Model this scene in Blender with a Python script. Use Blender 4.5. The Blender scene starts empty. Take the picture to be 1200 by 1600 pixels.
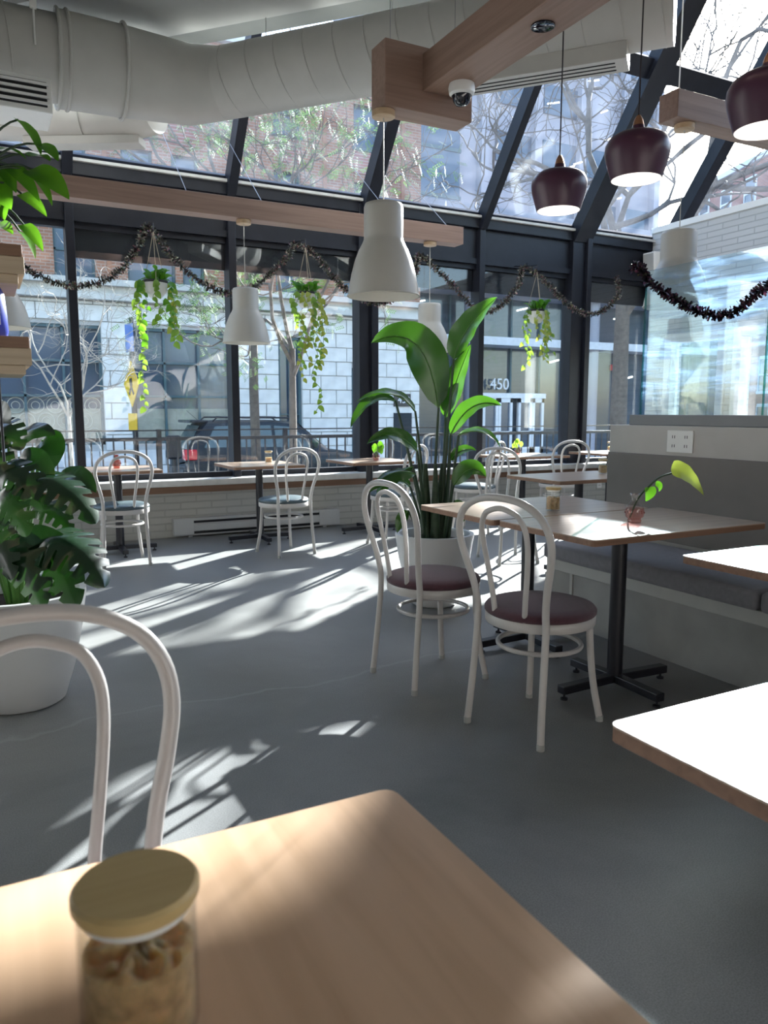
import bpy, bmesh, math, random
from mathutils import Vector, Matrix, Quaternion
random.seed(7)
sc = bpy.context.scene
COL = sc.collection
R = math.radians
V = Vector

# ------------------------------------------------------------------ camera
cam = bpy.data.cameras.new('camera'); camo = bpy.data.objects.new('camera', cam); COL.objects.link(camo)
camo.location = (0, 0, 1.2)
camo.rotation_euler = (R(90 - 7.5), 0, R(-27.64))
cam.sensor_fit = 'VERTICAL'; cam.sensor_height = 36.0; cam.lens = 1195 / 1600 * 36.0
cam.clip_start = 0.02; cam.clip_end = 500
cam.dof.use_dof = True; cam.dof.focus_distance = 3.6; cam.dof.aperture_fstop = 7.0
sc.camera = camo

# ------------------------------------------------------------------ sky and sun
SUN_EL, SUN_HEAD = R(22.9), R(53.2)          # heading clockwise from +Y
w = bpy.data.worlds.new('sky'); sc.world = w; w.use_nodes = True
nt = w.node_tree; bg = nt.nodes['Background']
sky = nt.nodes.new('ShaderNodeTexSky'); sky.sky_type = 'NISHITA'; sky.sun_disc = False
sky.sun_elevation = SUN_EL; sky.sun_rotation = SUN_HEAD
sky.air_density = 1.0; sky.dust_density = 1.2; sky.ozone_density = 1.0
nt.links.new(sky.outputs[0], bg.inputs[0]); bg.inputs[1].default_value = 0.62
sd = bpy.data.lights.new('sun', 'SUN'); sd.energy = 30.0; sd.angle = R(0.6); sd.color = (1.0, 0.975, 0.94)
so = bpy.data.objects.new('sun', sd); COL.objects.link(so)
sdir = V((math.sin(SUN_HEAD) * math.cos(SUN_EL), math.cos(SUN_HEAD) * math.cos(SUN_EL), math.sin(SUN_EL)))
so.rotation_euler = sdir.to_track_quat('Z', 'Y').to_euler(); so.location = (20, 15, 12)
sc.view_settings.view_transform = 'Standard'; sc.view_settings.look = 'None'
sc.view_settings.gamma = 1.0; sc.view_settings.use_curve_mapping = False
sc.view_settings.exposure = 0.55

# ------------------------------------------------------------------ materials
MATS = {}
def base_mat(name):
    m = bpy.data.materials.new(name); m.use_nodes = True
    MATS[name] = m
    return m, m.node_tree, m.node_tree.nodes['Principled BSDF']
def N(t, kind, **kw):
    n = t.nodes.new(kind)
    for k, v in kw.items(): setattr(n, k, v)
    return n
def ramp(t, stops):
    r = t.nodes.new('ShaderNodeValToRGB')
    e = r.color_ramp.elements
    while len(e) < len(stops): e.new(0.5)
    for el, (p, c) in zip(e, stops): el.position = p; el.color = (*c, 1)
    return r
def coords(t, scale=(1, 1, 1), loc=(0, 0, 0), rot=(0, 0, 0)):
    tc = N(t, 'ShaderNodeTexCoord'); mp = N(t, 'ShaderNodeMapping')
    mp.inputs['Scale'].default_value = scale; mp.inputs['Location'].default_value = loc; mp.inputs['Rotation'].default_value = rot
    t.links.new(tc.outputs['Object'], mp.inputs[0]); return mp.outputs[0]
def plain(name, col, rough=0.5, metal=0.0, spec=0.5, var=0.08, scale=8, bump=0.0, coat=0.0, sheen=0.0):
    m, t, b = base_mat(name)
    co = coords(t)
    nz = N(t, 'ShaderNodeTexNoise'); nz.inputs['Scale'].default_value = scale; nz.inputs['Detail'].default_value = 4
    t.links.new(co, nz.inputs['Vector'])
    r = ramp(t, [(0.3, tuple(c * (1 - var) for c in col)), (0.7, tuple(min(1, c * (1 + var)) for c in col))])
    t.links.new(nz.outputs['Fac'], r.inputs[0]); t.links.new(r.outputs[0], b.inputs['Base Color'])
    b.inputs['Roughness'].default_value = rough; b.inputs['Metallic'].default_value = metal
    b.inputs['Specular IOR Level'].default_value = spec; b.inputs['Coat Weight'].default_value = coat
    b.inputs['Sheen Weight'].default_value = sheen
    if bump:
        bp = N(t, 'ShaderNodeBump'); bp.inputs['Strength'].default_value = bump; bp.inputs['Distance'].default_value = 0.01
        n2 = N(t, 'ShaderNodeTexNoise'); n2.inputs['Scale'].default_value = scale * 12; t.links.new(co, n2.inputs['Vector'])
        t.links.new(n2.outputs['Fac'], bp.inputs['Height']); t.links.new(bp.outputs[0], b.inputs['Normal'])
    return m
def wood(name, c1, c2, axis=0, rough=0.45, fine=38, coat=0.0):
    m, t, b = base_mat(name)
    s = [fine, fine, fine]; s[axis] = 1.6
    co = coords(t, tuple(s))
    n1 = N(t, 'ShaderNodeTexNoise'); n1.inputs['Scale'].default_value = 1.0; n1.inputs['Detail'].default_value = 6; n1.inputs['Distortion'].default_value = 0.6
    t.links.new(co, n1.inputs['Vector'])
    r = ramp(t, [(0.28, c2), (0.62, c1)])
    t.links.new(n1.outputs['Fac'], r.inputs[0]); t.links.new(r.outputs[0], b.inputs['Base Color'])
    b.inputs['Roughness'].default_value = rough; b.inputs['Coat Weight'].default_value = coat; b.inputs['Coat Roughness'].default_value = 0.25
    bp = N(t, 'ShaderNodeBump'); bp.inputs['Strength'].default_value = 0.12; bp.inputs['Distance'].default_value = 0.003
    t.links.new(n1.outputs['Fac'], bp.inputs['Height']); t.links.new(bp.outputs[0], b.inputs['Normal'])
    return m
def brick(name, c1, c2, mortar, bw, bh, plane='xz', msize=0.012, bump=0.5, rough=0.7):
    m, t, b = base_mat(name)
    tc = N(t, 'ShaderNodeTexCoord'); sp = N(t, 'ShaderNodeSeparateXYZ'); cb = N(t, 'ShaderNodeCombineXYZ')
    t.links.new(tc.outputs['Object'], sp.inputs[0])
    t.links.new(sp.outputs['X' if plane == 'xz' else 'Y'], cb.inputs[0]); t.links.new(sp.outputs['Z'], cb.inputs[1])
    bt = N(t, 'ShaderNodeTexBrick'); bt.inputs['Scale'].default_value = 1.0
    bt.inputs['Brick Width'].default_value = bw; bt.inputs['Row Height'].default_value = bh
    bt.inputs['Mortar Size'].default_value = msize; bt.inputs['Mortar Smooth'].default_value = 0.3
    bt.inputs['Color1'].default_value = (*c1, 1); bt.inputs['Color2'].default_value = (*c2, 1); bt.inputs['Mortar'].default_value = (*mortar, 1)
    t.links.new(cb.outputs[0], bt.inputs['Vector']); t.links.new(bt.outputs['Color'], b.inputs['Base Color'])
    b.inputs['Roughness'].default_value = rough
    bp = N(t, 'ShaderNodeBump'); bp.invert = True; bp.inputs['Strength'].default_value = bump; bp.inputs['Distance'].default_value = 0.01
    t.links.new(bt.outputs['Fac'], bp.inputs['Height']); t.links.new(bp.outputs[0], b.inputs['Normal'])
    return m
def glass(name, tint=(0.93, 0.97, 0.97), f0=0.06, dirt=0.0, dirt_scale=(1, 1, 1), dirt_col=(0.9, 0.93, 1.0), rough=0.0, lo=0.45, hi=0.8, speck=0.0):
    m, t, b = base_mat(name); t.nodes.remove(b)
    out = t.nodes['Material Output']
    tr = N(t, 'ShaderNodeBsdfTransparent'); tr.inputs[0].default_value = (*tint, 1)
    gl = N(t, 'ShaderNodeBsdfGlossy'); gl.inputs['Roughness'].default_value = rough
    lw = N(t, 'ShaderNodeLayerWeight'); lw.inputs['Blend'].default_value = 0.5
    pw = N(t, 'ShaderNodeMath', operation='POWER'); pw.inputs[1].default_value = 5
    t.links.new(lw.outputs['Facing'], pw.inputs[0])
    ma = N(t, 'ShaderNodeMath', operation='MULTIPLY_ADD'); ma.inputs[1].default_value = 1 - f0; ma.inputs[2].default_value = f0
    t.links.new(pw.outputs[0], ma.inputs[0])
    mx = N(t, 'ShaderNodeMixShader'); t.links.new(ma.outputs[0], mx.inputs[0]); t.links.new(tr.outputs[0], mx.inputs[1]); t.links.new(gl.outputs[0], mx.inputs[2])
    last = mx.outputs[0]
    if dirt > 0:
        co = coords(t, dirt_scale)
        nz = N(t, 'ShaderNodeTexNoise'); nz.inputs['Scale'].default_value = 1; nz.inputs['Detail'].default_value = 8; nz.inputs['Roughness'].default_value = 0.65; nz.inputs['Distortion'].default_value = 0.8
        t.links.new(co, nz.inputs['Vector'])
        r = ramp(t, [(lo, (dirt * speck,) * 3), (hi, (dirt,) * 3)]); t.links.new(nz.outputs['Fac'], r.inputs[0])
        df = N(t, 'ShaderNodeBsdfDiffuse'); df.inputs[0].default_value = (*dirt_col, 1)
        tl = N(t, 'ShaderNodeBsdfTranslucent'); tl.inputs[0].default_value = (*dirt_col, 1)
        m1 = N(t, 'ShaderNodeMixShader'); m1.inputs[0].default_value = 0.7
        t.links.new(df.outputs[0], m1.inputs[1]); t.links.new(tl.outputs[0], m1.inputs[2])
        m2 = N(t, 'ShaderNodeMixShader'); t.links.new(r.outputs[0], m2.inputs[0]); t.links.new(last, m2.inputs[1]); t.links.new(m1.outputs[0], m2.inputs[2])
        last = m2.outputs[0]
    t.links.new(last, out.inputs[0])
    return m
def leafmat(name, col, back, rough=0.35, trans=0.45, spec=0.5):
    m, t, b = base_mat(name); out = t.nodes['Material Output']
    co = coords(t, (9, 9, 9)); nz = N(t, 'ShaderNodeTexNoise'); nz.inputs['Scale'].default_value = 1; t.links.new(co, nz.inputs['Vector'])
    r = ramp(t, [(0.3, tuple(c * 0.75 for c in col)), (0.75, tuple(min(1, c * 1.2) for c in col))]); t.links.new(nz.outputs['Fac'], r.inputs[0])
    t.links.new(r.outputs[0], b.inputs['Base Color']); b.inputs['Roughness'].default_value = rough; b.inputs['Specular IOR Level'].default_value = spec
    tl = N(t, 'ShaderNodeBsdfTranslucent'); tl.inputs[0].default_value = (*back, 1)
    mx = N(t, 'ShaderNodeMixShader'); mx.inputs[0].default_value = trans
    t.links.new(b.outputs[0], mx.inputs[1]); t.links.new(tl.outputs[0], mx.inputs[2]); t.links.new(mx.outputs[0], out.inputs[0])
    return m
def emit(name, col, s):
    m, t, b = base_mat(name)
    b.inputs['Base Color'].default_value = (*col, 1); b.inputs['Emission Color'].default_value = (*col, 1); b.inputs['Emission Strength'].default_value = s
    return m
def concrete_mat():
    m, t, b = base_mat('polished_concrete')
    co = coords(t)
    n1 = N(t, 'ShaderNodeTexNoise'); n1.inputs['Scale'].default_value = 0.9; n1.inputs['Detail'].default_value = 9; n1.inputs['Roughness'].default_value = 0.62; n1.inputs['Distortion'].default_value = 0.4
    t.links.new(co, n1.inputs['Vector'])
    r1 = ramp(t, [(0.28, (0.135, 0.139, 0.138)), (0.5, (0.215, 0.22, 0.217)), (0.75, (0.31, 0.315, 0.31))]); t.links.new(n1.outputs['Fac'], r1.inputs[0])
    n2 = N(t, 'ShaderNodeTexNoise'); n2.inputs['Scale'].default_value = 260; n2.inputs['Detail'].default_value = 2; t.links.new(co, n2.inputs['Vector'])
    r2 = ramp(t, [(0.35, (0.8, 0.8, 0.8)), (0.65, (1.15, 1.15, 1.15))]); t.links.new(n2.outputs['Fac'], r2.inputs[0])
    mu = N(t, 'ShaderNodeMix', data_type='RGBA', blend_type='MULTIPLY'); mu.inputs['Factor'].default_value = 1
    t.links.new(r1.outputs[0], mu.inputs['A']); t.links.new(r2.outputs[0], mu.inputs['B'])
    # one pale repaired crack wandering across the slab
    nd = N(t, 'ShaderNodeTexNoise'); nd.inputs['Scale'].default_value = 1.3; nd.inputs['Detail'].default_value = 7; t.links.new(co, nd.inputs['Vector'])
    sp_ = N(t, 'ShaderNodeSeparateXYZ'); t.links.new(co, sp_.inputs[0])
    def mth(op, a, b):
        n_ = N(t, 'ShaderNodeMath', operation=op)
        for k_, q_ in enumerate((a, b)):
            if isinstance(q_, (int, float)): n_.inputs[k_].default_value = q_
            else: t.links.new(q_, n_.inputs[k_])
        return n_.outputs[0]
    ln = mth('SUBTRACT', mth('SUBTRACT', sp_.outputs['Y'], mth('MULTIPLY', sp_.outputs['X'], 0.02)), 3.05)
    ln = mth('ABSOLUTE', mth('ADD', ln, mth('MULTIPLY', mth('SUBTRACT', nd.outputs['Fac'], 0.5), 0.55)), 0)
    r3 = ramp(t, [(0.0, (0.5, 0.5, 0.5)), (0.016, (0, 0, 0))]); t.links.new(ln, r3.inputs[0])
    mc = N(t, 'ShaderNodeMix', data_type='RGBA'); mc.inputs['B'].default_value = (0.33, 0.34, 0.34, 1)
    t.links.new(r3.outputs[0], mc.inputs['Factor']); t.links.new(mu.outputs['Result'], mc.inputs['A'])
    t.links.new(mc.outputs['Result'], b.inputs['Base Color'])
    r4 = ramp(t, [(0.3, (0.32,) * 3), (0.7, (0.5,) * 3)]); t.links.new(n1.outputs['Fac'], r4.inputs[0]); t.links.new(r4.outputs[0], b.inputs['Roughness'])
    b.inputs['Specular IOR Level'].default_value = 0.45
    return m
concrete_mat()
plain('wall_white', (0.42, 0.41, 0.40), 0.6, var=0.03)
plain('ceiling_grey', (0.19, 0.20, 0.19), 0.8, var=0.03)
plain('soffit_white', (0.42, 0.425, 0.41), 0.7, var=0.03)
plain('dark_frame', (0.012, 0.014, 0.022), 0.4, var=0.15, spec=0.3)
plain('duct_paint', (0.53, 0.525, 0.495), 0.5, var=0.03)
plain('sill_stone', (0.62, 0.62, 0.6), 0.45, var=0.08, scale=14)
plain('heater_white', (0.52, 0.53, 0.53), 0.45, var=0.03)
plain('black_metal', (0.012, 0.012, 0.018), 0.35, var=0.1)
plain('black_gap', (0.01, 0.01, 0.012), 0.8)
plain('chair_paint', (0.58, 0.55, 0.525), 0.33, var=0.02, coat=0.2)
plain('seat_fabric', (0.085, 0.03, 0.042), 0.85, var=0.15, scale=60, bump=0.35, sheen=0.3)
plain('seat_vinyl', (0.065, 0.095, 0.108), 0.35, var=0.06)
plain('pot_white', (0.64, 0.64, 0.635), 0.4, var=0.02)
plain('soil', (0.03, 0.022, 0.016), 0.95, var=0.5, scale=50, bump=1.0)
plain('bench_grey', (0.27, 0.27, 0.26), 0.6, var=0.12, scale=5)
plain('bench_trim', (0.40, 0.40, 0.38), 0.5, var=0.04)
plain('cushion_grey', (0.20, 0.195, 0.215), 0.9, var=0.08, scale=40, bump=0.2, sheen=0.2)
plain('back_panel', (0.20, 0.185, 0.175), 0.75, var=0.03)
plain('half_wall', (0.50, 0.48, 0.455), 0.6, var=0.03)
plain('partition_base', (0.22, 0.225, 0.24), 0.5, var=0.04)
plain('plastic_white', (0.8, 0.8, 0.78), 0.4, var=0.02)
plain('pendant_cream', (0.56, 0.545, 0.50), 0.4, var=0.02)
plain('pendant_inner', (0.85, 0.83, 0.76), 0.5, var=0.02)
plain('pendant_plum', (0.075, 0.028, 0.055), 0.32, var=0.06)
plain('copper', (0.5, 0.25, 0.14), 0.35, metal=0.7, var=0.05)
plain('inner_white', (0.9, 0.9, 0.92), 0.5, var=0.01)
plain('wire', (0.35, 0.35, 0.36), 0.4, metal=0.8)
plain('cord_dark', (0.03, 0.025, 0.03), 0.6)
plain('cord_pale', (0.62, 0.6, 0.55), 0.6)
plain('rope', (0.4, 0.34, 0.25), 0.8)
plain('sugar', (0.66, 0.45, 0.24), 0.9, var=0.25, scale=90, bump=1.0)
MATS['sugar'].node_tree.nodes['Principled BSDF'].inputs['Subsurface Weight'].default_value = 0.9
MATS['sugar'].node_tree.nodes['Principled BSDF'].inputs['Subsurface Radius'].default_value = (0.04, 0.028, 0.016)
MATS['sugar'].node_tree.nodes['Principled BSDF'].inputs['Subsurface Scale'].default_value = 1.0
plain('bark', (0.11, 0.09, 0.075), 0.9, var=0.3, scale=12, bump=0.6)
plain('bark_pale', (0.30, 0.28, 0.25), 0.85, var=0.2, scale=12)
plain('stem_dark', (0.02, 0.05, 0.018), 0.45)
plain('stem_green', (0.08, 0.2, 0.04), 0.5)
plain('trunk_green', (0.03, 0.06, 0.025), 0.5, var=0.3, scale=30)
plain('stone_pale', (0.70, 0.68, 0.66), 0.8, var=0.12, scale=3, bump=0.3)
plain('stone_joint', (0.42, 0.41, 0.4), 0.9)
plain('cornice_stone', (0.55, 0.53, 0.5), 0.8, var=0.15, scale=2)
plain('window_teal', (0.05, 0.10, 0.12), 0.5)
plain('dark_interior', (0.012, 0.02, 0.028), 0.8)
plain('blind_pale', (0.34, 0.33, 0.27), 0.85, var=0.1)
plain('lattice', (0.42, 0.40, 0.34), 0.7)
plain('asphalt', (0.16, 0.165, 0.175), 0.85, var=0.15, scale=6)
plain('sidewalk', (0.42, 0.42, 0.43), 0.85, var=0.1, scale=3)
plain('tower_concrete', (0.30, 0.30, 0.35), 0.7, var=0.08, scale=0.4)
plain('tower_glass', (0.045, 0.075, 0.12), 0.12, var=0.2, scale=0.3, spec=0.8)
plain('podium_glass', (0.045, 0.07, 0.095), 0.1, var=0.2, scale=0.6, spec=0.8)
plain('podium_band', (0.62, 0.63, 0.66), 0.5)
plain('door_white', (0.75, 0.75, 0.77), 0.4)
plain('roof_white', (0.72, 0.75, 0.8), 0.6)
plain('car_navy', (0.012, 0.018, 0.026), 0.4, coat=0.15, var=0.02, spec=0.3)
plain('car_silver', (0.3, 0.36, 0.46), 0.25, metal=0.3, coat=0.6, var=0.02)
plain('car_glass', (0.07, 0.10, 0.10), 0.08, spec=0.9)
plain('tyre', (0.015, 0.015, 0.016), 0.8)
plain('chrome', (0.6, 0.6, 0.62), 0.2, metal=1.0)
plain('tail_red', (0.55, 0.015, 0.03), 0.2)
plain('sign_yellow', (0.75, 0.45, 0.03), 0.5)
plain('sign_blue', (0.12, 0.22, 0.55), 0.5)
plain('sign_black', (0.02, 0.02, 0.02), 0.5)
plain('bag_blue', (0.03, 0.05, 0.35), 0.35, var=0.2, scale=20)
plain('bag_print', (0.75, 0.55, 0.3), 0.5)
plain('bag_silver', (0.55, 0.6, 0.7), 0.3)
plain('pot_black', (0.012, 0.012, 0.014), 0.6)
plain('door_panel_brown', (0.3, 0.13, 0.07), 0.6)
plain('lens_dark', (0.01, 0.012, 0.02), 0.08, spec=0.8)
plain('red_sign', (0.7, 0.03, 0.04), 0.4)
wood('oak_beam', (0.33, 0.21, 0.16), (0.25, 0.155, 0.115), 0, rough=0.5)
wood('oak_beam_y', (0.33, 0.21, 0.16), (0.25, 0.155, 0.115), 1, rough=0.5)
wood('table_oak', (0.64, 0.43, 0.28), (0.51, 0.33, 0.20), 1, rough=0.33, fine=26, coat=0.2)
wood('table_oak_x', (0.47, 0.345, 0.26), (0.36, 0.26, 0.19), 0, rough=0.28, fine=26, coat=0.6)
wood('table_edge', (0.26, 0.14, 0.085), (0.18, 0.095, 0.055), 0, rough=0.5)
wood('bamboo', (0.55, 0.42, 0.20), (0.47, 0.34, 0.15), 0, rough=0.45, fine=60)
wood('canopy_wood', (0.6, 0.43, 0.27), (0.5, 0.34, 0.2), 0)
wood('shelf_dark', (0.22, 0.12, 0.07), (0.15, 0.08, 0.045), 0)
wood('shelf_pale', (0.5, 0.40, 0.28), (0.4, 0.31, 0.21), 0)
brick('white_brick_front', (0.47, 0.47, 0.44), (0.50, 0.50, 0.47), (0.41, 0.41, 0.385), 0.3, 0.067, 'xz', 0.008, 0.5, 0.55)
brick('white_brick_side', (0.50, 0.51, 0.51), (0.53, 0.54, 0.54), (0.38, 0.39, 0.39), 0.42, 0.067, 'yz', 0.007, 0.6, 0.55)
brick('tan_brick', (0.36, 0.165, 0.10), (0.27, 0.12, 0.075), (0.34, 0.25, 0.20), 0.24, 0.08, 'xz', 0.012, 0.3, 0.9)
brick('red_brick', (0.33, 0.13, 0.10), (0.26, 0.10, 0.085), (0.36, 0.27, 0.25), 0.26, 0.085, 'yz', 0.012, 0.3, 0.9)
glass('window_glass', (0.95, 0.98, 0.985), 0.055, dirt=0.006, dirt_scale=(0.6, 0.6, 2.0))
glass('roof_glass', (0.93, 0.965, 0.99), 0.04, dirt=0.035, dirt_scale=(1.5, 6, 6), dirt_col=(0.8, 0.86, 1.0), lo=0.35, hi=0.75, speck=0.35)
glass('partition_glass', (0.90, 0.97, 0.98), 0.08, dirt=0.30, dirt_scale=(2, 1.6, 16), dirt_col=(0.42, 0.66, 1.0), lo=0.45, hi=0.76, speck=0.08)
glass('jar_glass', (0.97, 0.98, 0.97), 0.05)
glass('glass_edge', (0.25, 0.6, 0.55), 0.06)
glass('pink_glass', (0.86, 0.58, 0.55), 0.08)
glass('clear_glass', (0.93, 0.90, 0.9), 0.08)
glass('red_glass', (0.72, 0.32, 0.26), 0.08)
emit('bulb', (1.0, 0.93, 0.8), 6.0)
emit('lamp_reflection', (1.0, 0.97, 0.9), 4.0)  # glowing colour imitating ceiling lamps mirrored in glass, not a lamp
leafmat('leaf_strelitzia', (0.016, 0.058, 0.018), (0.085, 0.27, 0.015), 0.25, 0.26, 0.8)
leafmat('leaf_monstera', (0.010, 0.034, 0.014), (0.03, 0.13, 0.01), 0.22, 0.07, 1.0)
leafmat('leaf_pothos', (0.05, 0.17, 0.018), (0.17, 0.45, 0.02), 0.35, 0.4)
leafmat('leaf_vine', (0.09, 0.19, 0.03), (0.32, 0.52, 0.06), 0.4, 0.45)
leafmat('leaf_tree', (0.07, 0.15, 0.05), (0.14, 0.27, 0.06), 0.7, 0.35, 0.2)
leafmat('leaf_yellow', (0.24, 0.30, 0.05), (0.46, 0.50, 0.07), 0.4, 0.45)
def tinsel_mat(name, cols):
    m, t, b = base_mat(name)
    co = coords(t, (70, 70, 70)); nz = N(t, 'ShaderNodeTexWhiteNoise', noise_dimensions='3D')
    vm = N(t, 'ShaderNodeVectorMath', operation='FLOOR'); t.links.new(co, vm.inputs[0]); t.links.new(vm.outputs[0], nz.inputs['Vector'])
    r = ramp(t, cols); r.color_ramp.interpolation = 'CONSTANT'
    t.links.new(nz.outputs['Value'], r.inputs[0]); t.links.new(r.outputs[0], b.inputs['Base Color'])
    b.inputs['Metallic'].default_value = 0.75; b.inputs['Roughness'].default_value = 0.3
tinsel_mat('tinsel', [(0.0, (0.05, 0.05, 0.045)), (0.45, (0.3, 0.29, 0.24)), (0.7, (0.28, 0.12, 0.14)), (0.85, (0.12, 0.14, 0.08))])
tinsel_mat('tinsel_dark', [(0.0, (0.03, 0.02, 0.03)), (0.5, (0.10, 0.05, 0.07)), (0.8, (0.22, 0.06, 0.12)), (0.93, (0.1, 0.12, 0.06))])

# ------------------------------------------------------------------ mesh helpers
class MB:
    def __init__(s): s.v = []; s.f = []
    def add(s, vs, fs):
        o = len(s.v); s.v += [tuple(p) for p in vs]; s.f += [tuple(i + o for i in f) for f in fs]; return s
    def box(s, x0, x1, y0, y1, z0, z1):
        return s.add([(x0, y0, z0), (x1, y0, z0), (x1, y1, z0), (x0, y1, z0), (x0, y0, z1), (x1, y0, z1), (x1, y1, z1), (x0, y1, z1)],
                     [(0, 3, 2, 1), (4, 5, 6, 7), (0, 1, 5, 4), (1, 2, 6, 5), (2, 3, 7, 6), (3, 0, 4, 7)])
    def prism(s, pts, ext):
        n = len(pts); e = V(ext); a = [V(p) for p in pts]; b = [p + e for p in a]
        return s.add(a + b, [tuple(range(n))[::-1], tuple(range(n, 2 * n))] + [(i, (i + 1) % n, n + (i + 1) % n, n + i) for i in range(n)])
    def bar(s, p, q, wd, ht, up=(0, 0, 1)):
        p, q = V(p), V(q); d = (q - p).normalized(); u = V(up)
        sx = d.cross(u)
        if sx.length < 1e-4: sx = d.cross(V((0, 1, 0)))
        sx.normalize(); uu = sx.cross(d).normalized(); a, b = sx * wd / 2, uu * ht / 2
        return s.add([p - a - b, p + a - b, p + a + b, p - a + b, q - a - b, q + a - b, q + a + b, q - a + b],
                     [(0, 1, 2, 3), (7, 6, 5, 4), (0, 4, 5, 1), (1, 5, 6, 2), (2, 6, 7, 3), (3, 7, 4, 0)])
    def tube(s, path, r, n=10, closed=False, caps=True):
        path = [V(p) for p in path]; m = len(path); rs = r if isinstance(r, (list, tuple)) else [r] * m
        ref = None; vs = []
        for i, p in enumerate(path):
            if closed: d = path[(i + 1) % m] - path[i - 1]
            else: d = path[min(i + 1, m - 1)] - path[max(i - 1, 0)]
            if d.length < 1e-9: d = V((0, 0, 1))
            d.normalize()
            if ref is None:
                ref = d.orthogonal().normalized()
            else:
                ref = ref - d * ref.dot(d)
                ref = ref.normalized() if ref.length > 1e-6 else d.orthogonal().normalized()
            b = d.cross(ref)
            vs += [p + (ref * math.cos(2 * math.pi * k / n) + b * math.sin(2 * math.pi * k / n)) * rs[i] for k in range(n)]
        fs = []
        for i in range(m if closed else m - 1):
            j = (i + 1) % m
            fs += [(i * n + k, i * n + (k + 1) % n, j * n + (k + 1) % n, j * n + k) for k in range(n)]
        if caps and not closed: fs += [tuple(range(n))[::-1], tuple(range((m - 1) * n, m * n))]
        return s.add(vs, fs)
    def lathe(s, prof, n=32, c=(0, 0, 0)):
        vs = []; fs = []; m = len(prof)
        for (r, z) in prof:
            vs += [(c[0] + max(r, 1e-4) * math.cos(2 * math.pi * k / n), c[1] + max(r, 1e-4) * math.sin(2 * math.pi * k / n), c[2] + z) for k in range(n)]
        for i in range(m - 1):
            fs += [(i * n + k, i * n + (k + 1) % n, (i + 1) * n + (k + 1) % n, (i + 1) * n + k) for k in range(n)]
        return s.add(vs, fs)
    def mesh(s, name, mat, smooth=False, ang=40):
        me = bpy.data.meshes.new(name); me.from_pydata(s.v, [], s.f); me.update()
        bm = bmesh.new(); bm.from_mesh(me); bmesh.ops.recalc_face_normals(bm, faces=bm.faces[:]); bm.to_mesh(me); bm.free()
        if mat: me.materials.append(MATS[mat])
        if smooth:
            for p in me.polygons: p.use_smooth = True
            me.set_sharp_from_angle(angle=R(ang))
        return me
    def build(s, name, mat, parent=None, smooth=False, bevel=0.0, world=False, ang=40):
        if world and parent is not None:
            l = parent.location; s.v = [(a - l[0], b - l[1], c - l[2]) for a, b, c in s.v]
        return link(name, s.mesh(name, mat, smooth, ang), parent, bevel)
def link(name, me, parent=None, bevel=0.0):
    o = bpy.data.objects.new(name, me); COL.objects.link(o)
    if parent is not None: o.parent = parent
    if bevel:
        b = o.modifiers.new('bevel', 'BEVEL'); b.width = bevel; b.segments = 2; b.limit_method = 'ANGLE'
    return o
def thing(name, label, cat, loc=(0, 0, 0), rz=0.0, group=None):
    o = bpy.data.objects.new(name, None); COL.objects.link(o); o.location = loc; o.rotation_euler = (0, 0, rz); o.empty_display_size = 0.1
    o['label'] = label; o['category'] = cat
    if group: o['group'] = group
    return o
def struct(name, label=None, loc=(0, 0, 0)):
    o = bpy.data.objects.new(name, None); COL.objects.link(o); o.location = loc; o['kind'] = 'structure'
    if label: o['label'] = label
    return o
def tag(o, label, cat, group=None):
    o['label'] = label; o['category'] = cat
    if group: o['group'] = group
    return o
def S(o, label=None):
    o['kind'] = 'structure'
    if label: o['label'] = label
    return o
KIDS = {}
def copy_tree(o, parent=None):
    c = o.copy(); COL.objects.link(c); c.parent = parent
    for ch in list(o.children): copy_tree(ch, c)
    return c
def bez(p0, p1, p2, t): return p0 * (1 - t) ** 2 + p1 * 2 * t * (1 - t) + p2 * t * t
def smooth_path(pts, k=6):
    pts = [V(p) for p in pts]; out = []; n = len(pts)
    for i in range(n - 1):
        a, b, c, d = pts[max(i - 1, 0)], pts[i], pts[i + 1], pts[min(i + 2, n - 1)]
        for j in range(k):
            t = j / k
            out.append(0.5 * ((2 * b) + (c - a) * t + (2 * a - 5 * b + 4 * c - d) * t * t + (3 * b - a - 3 * c + d) * t ** 3))
    out.append(pts[-1]); return out
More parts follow.
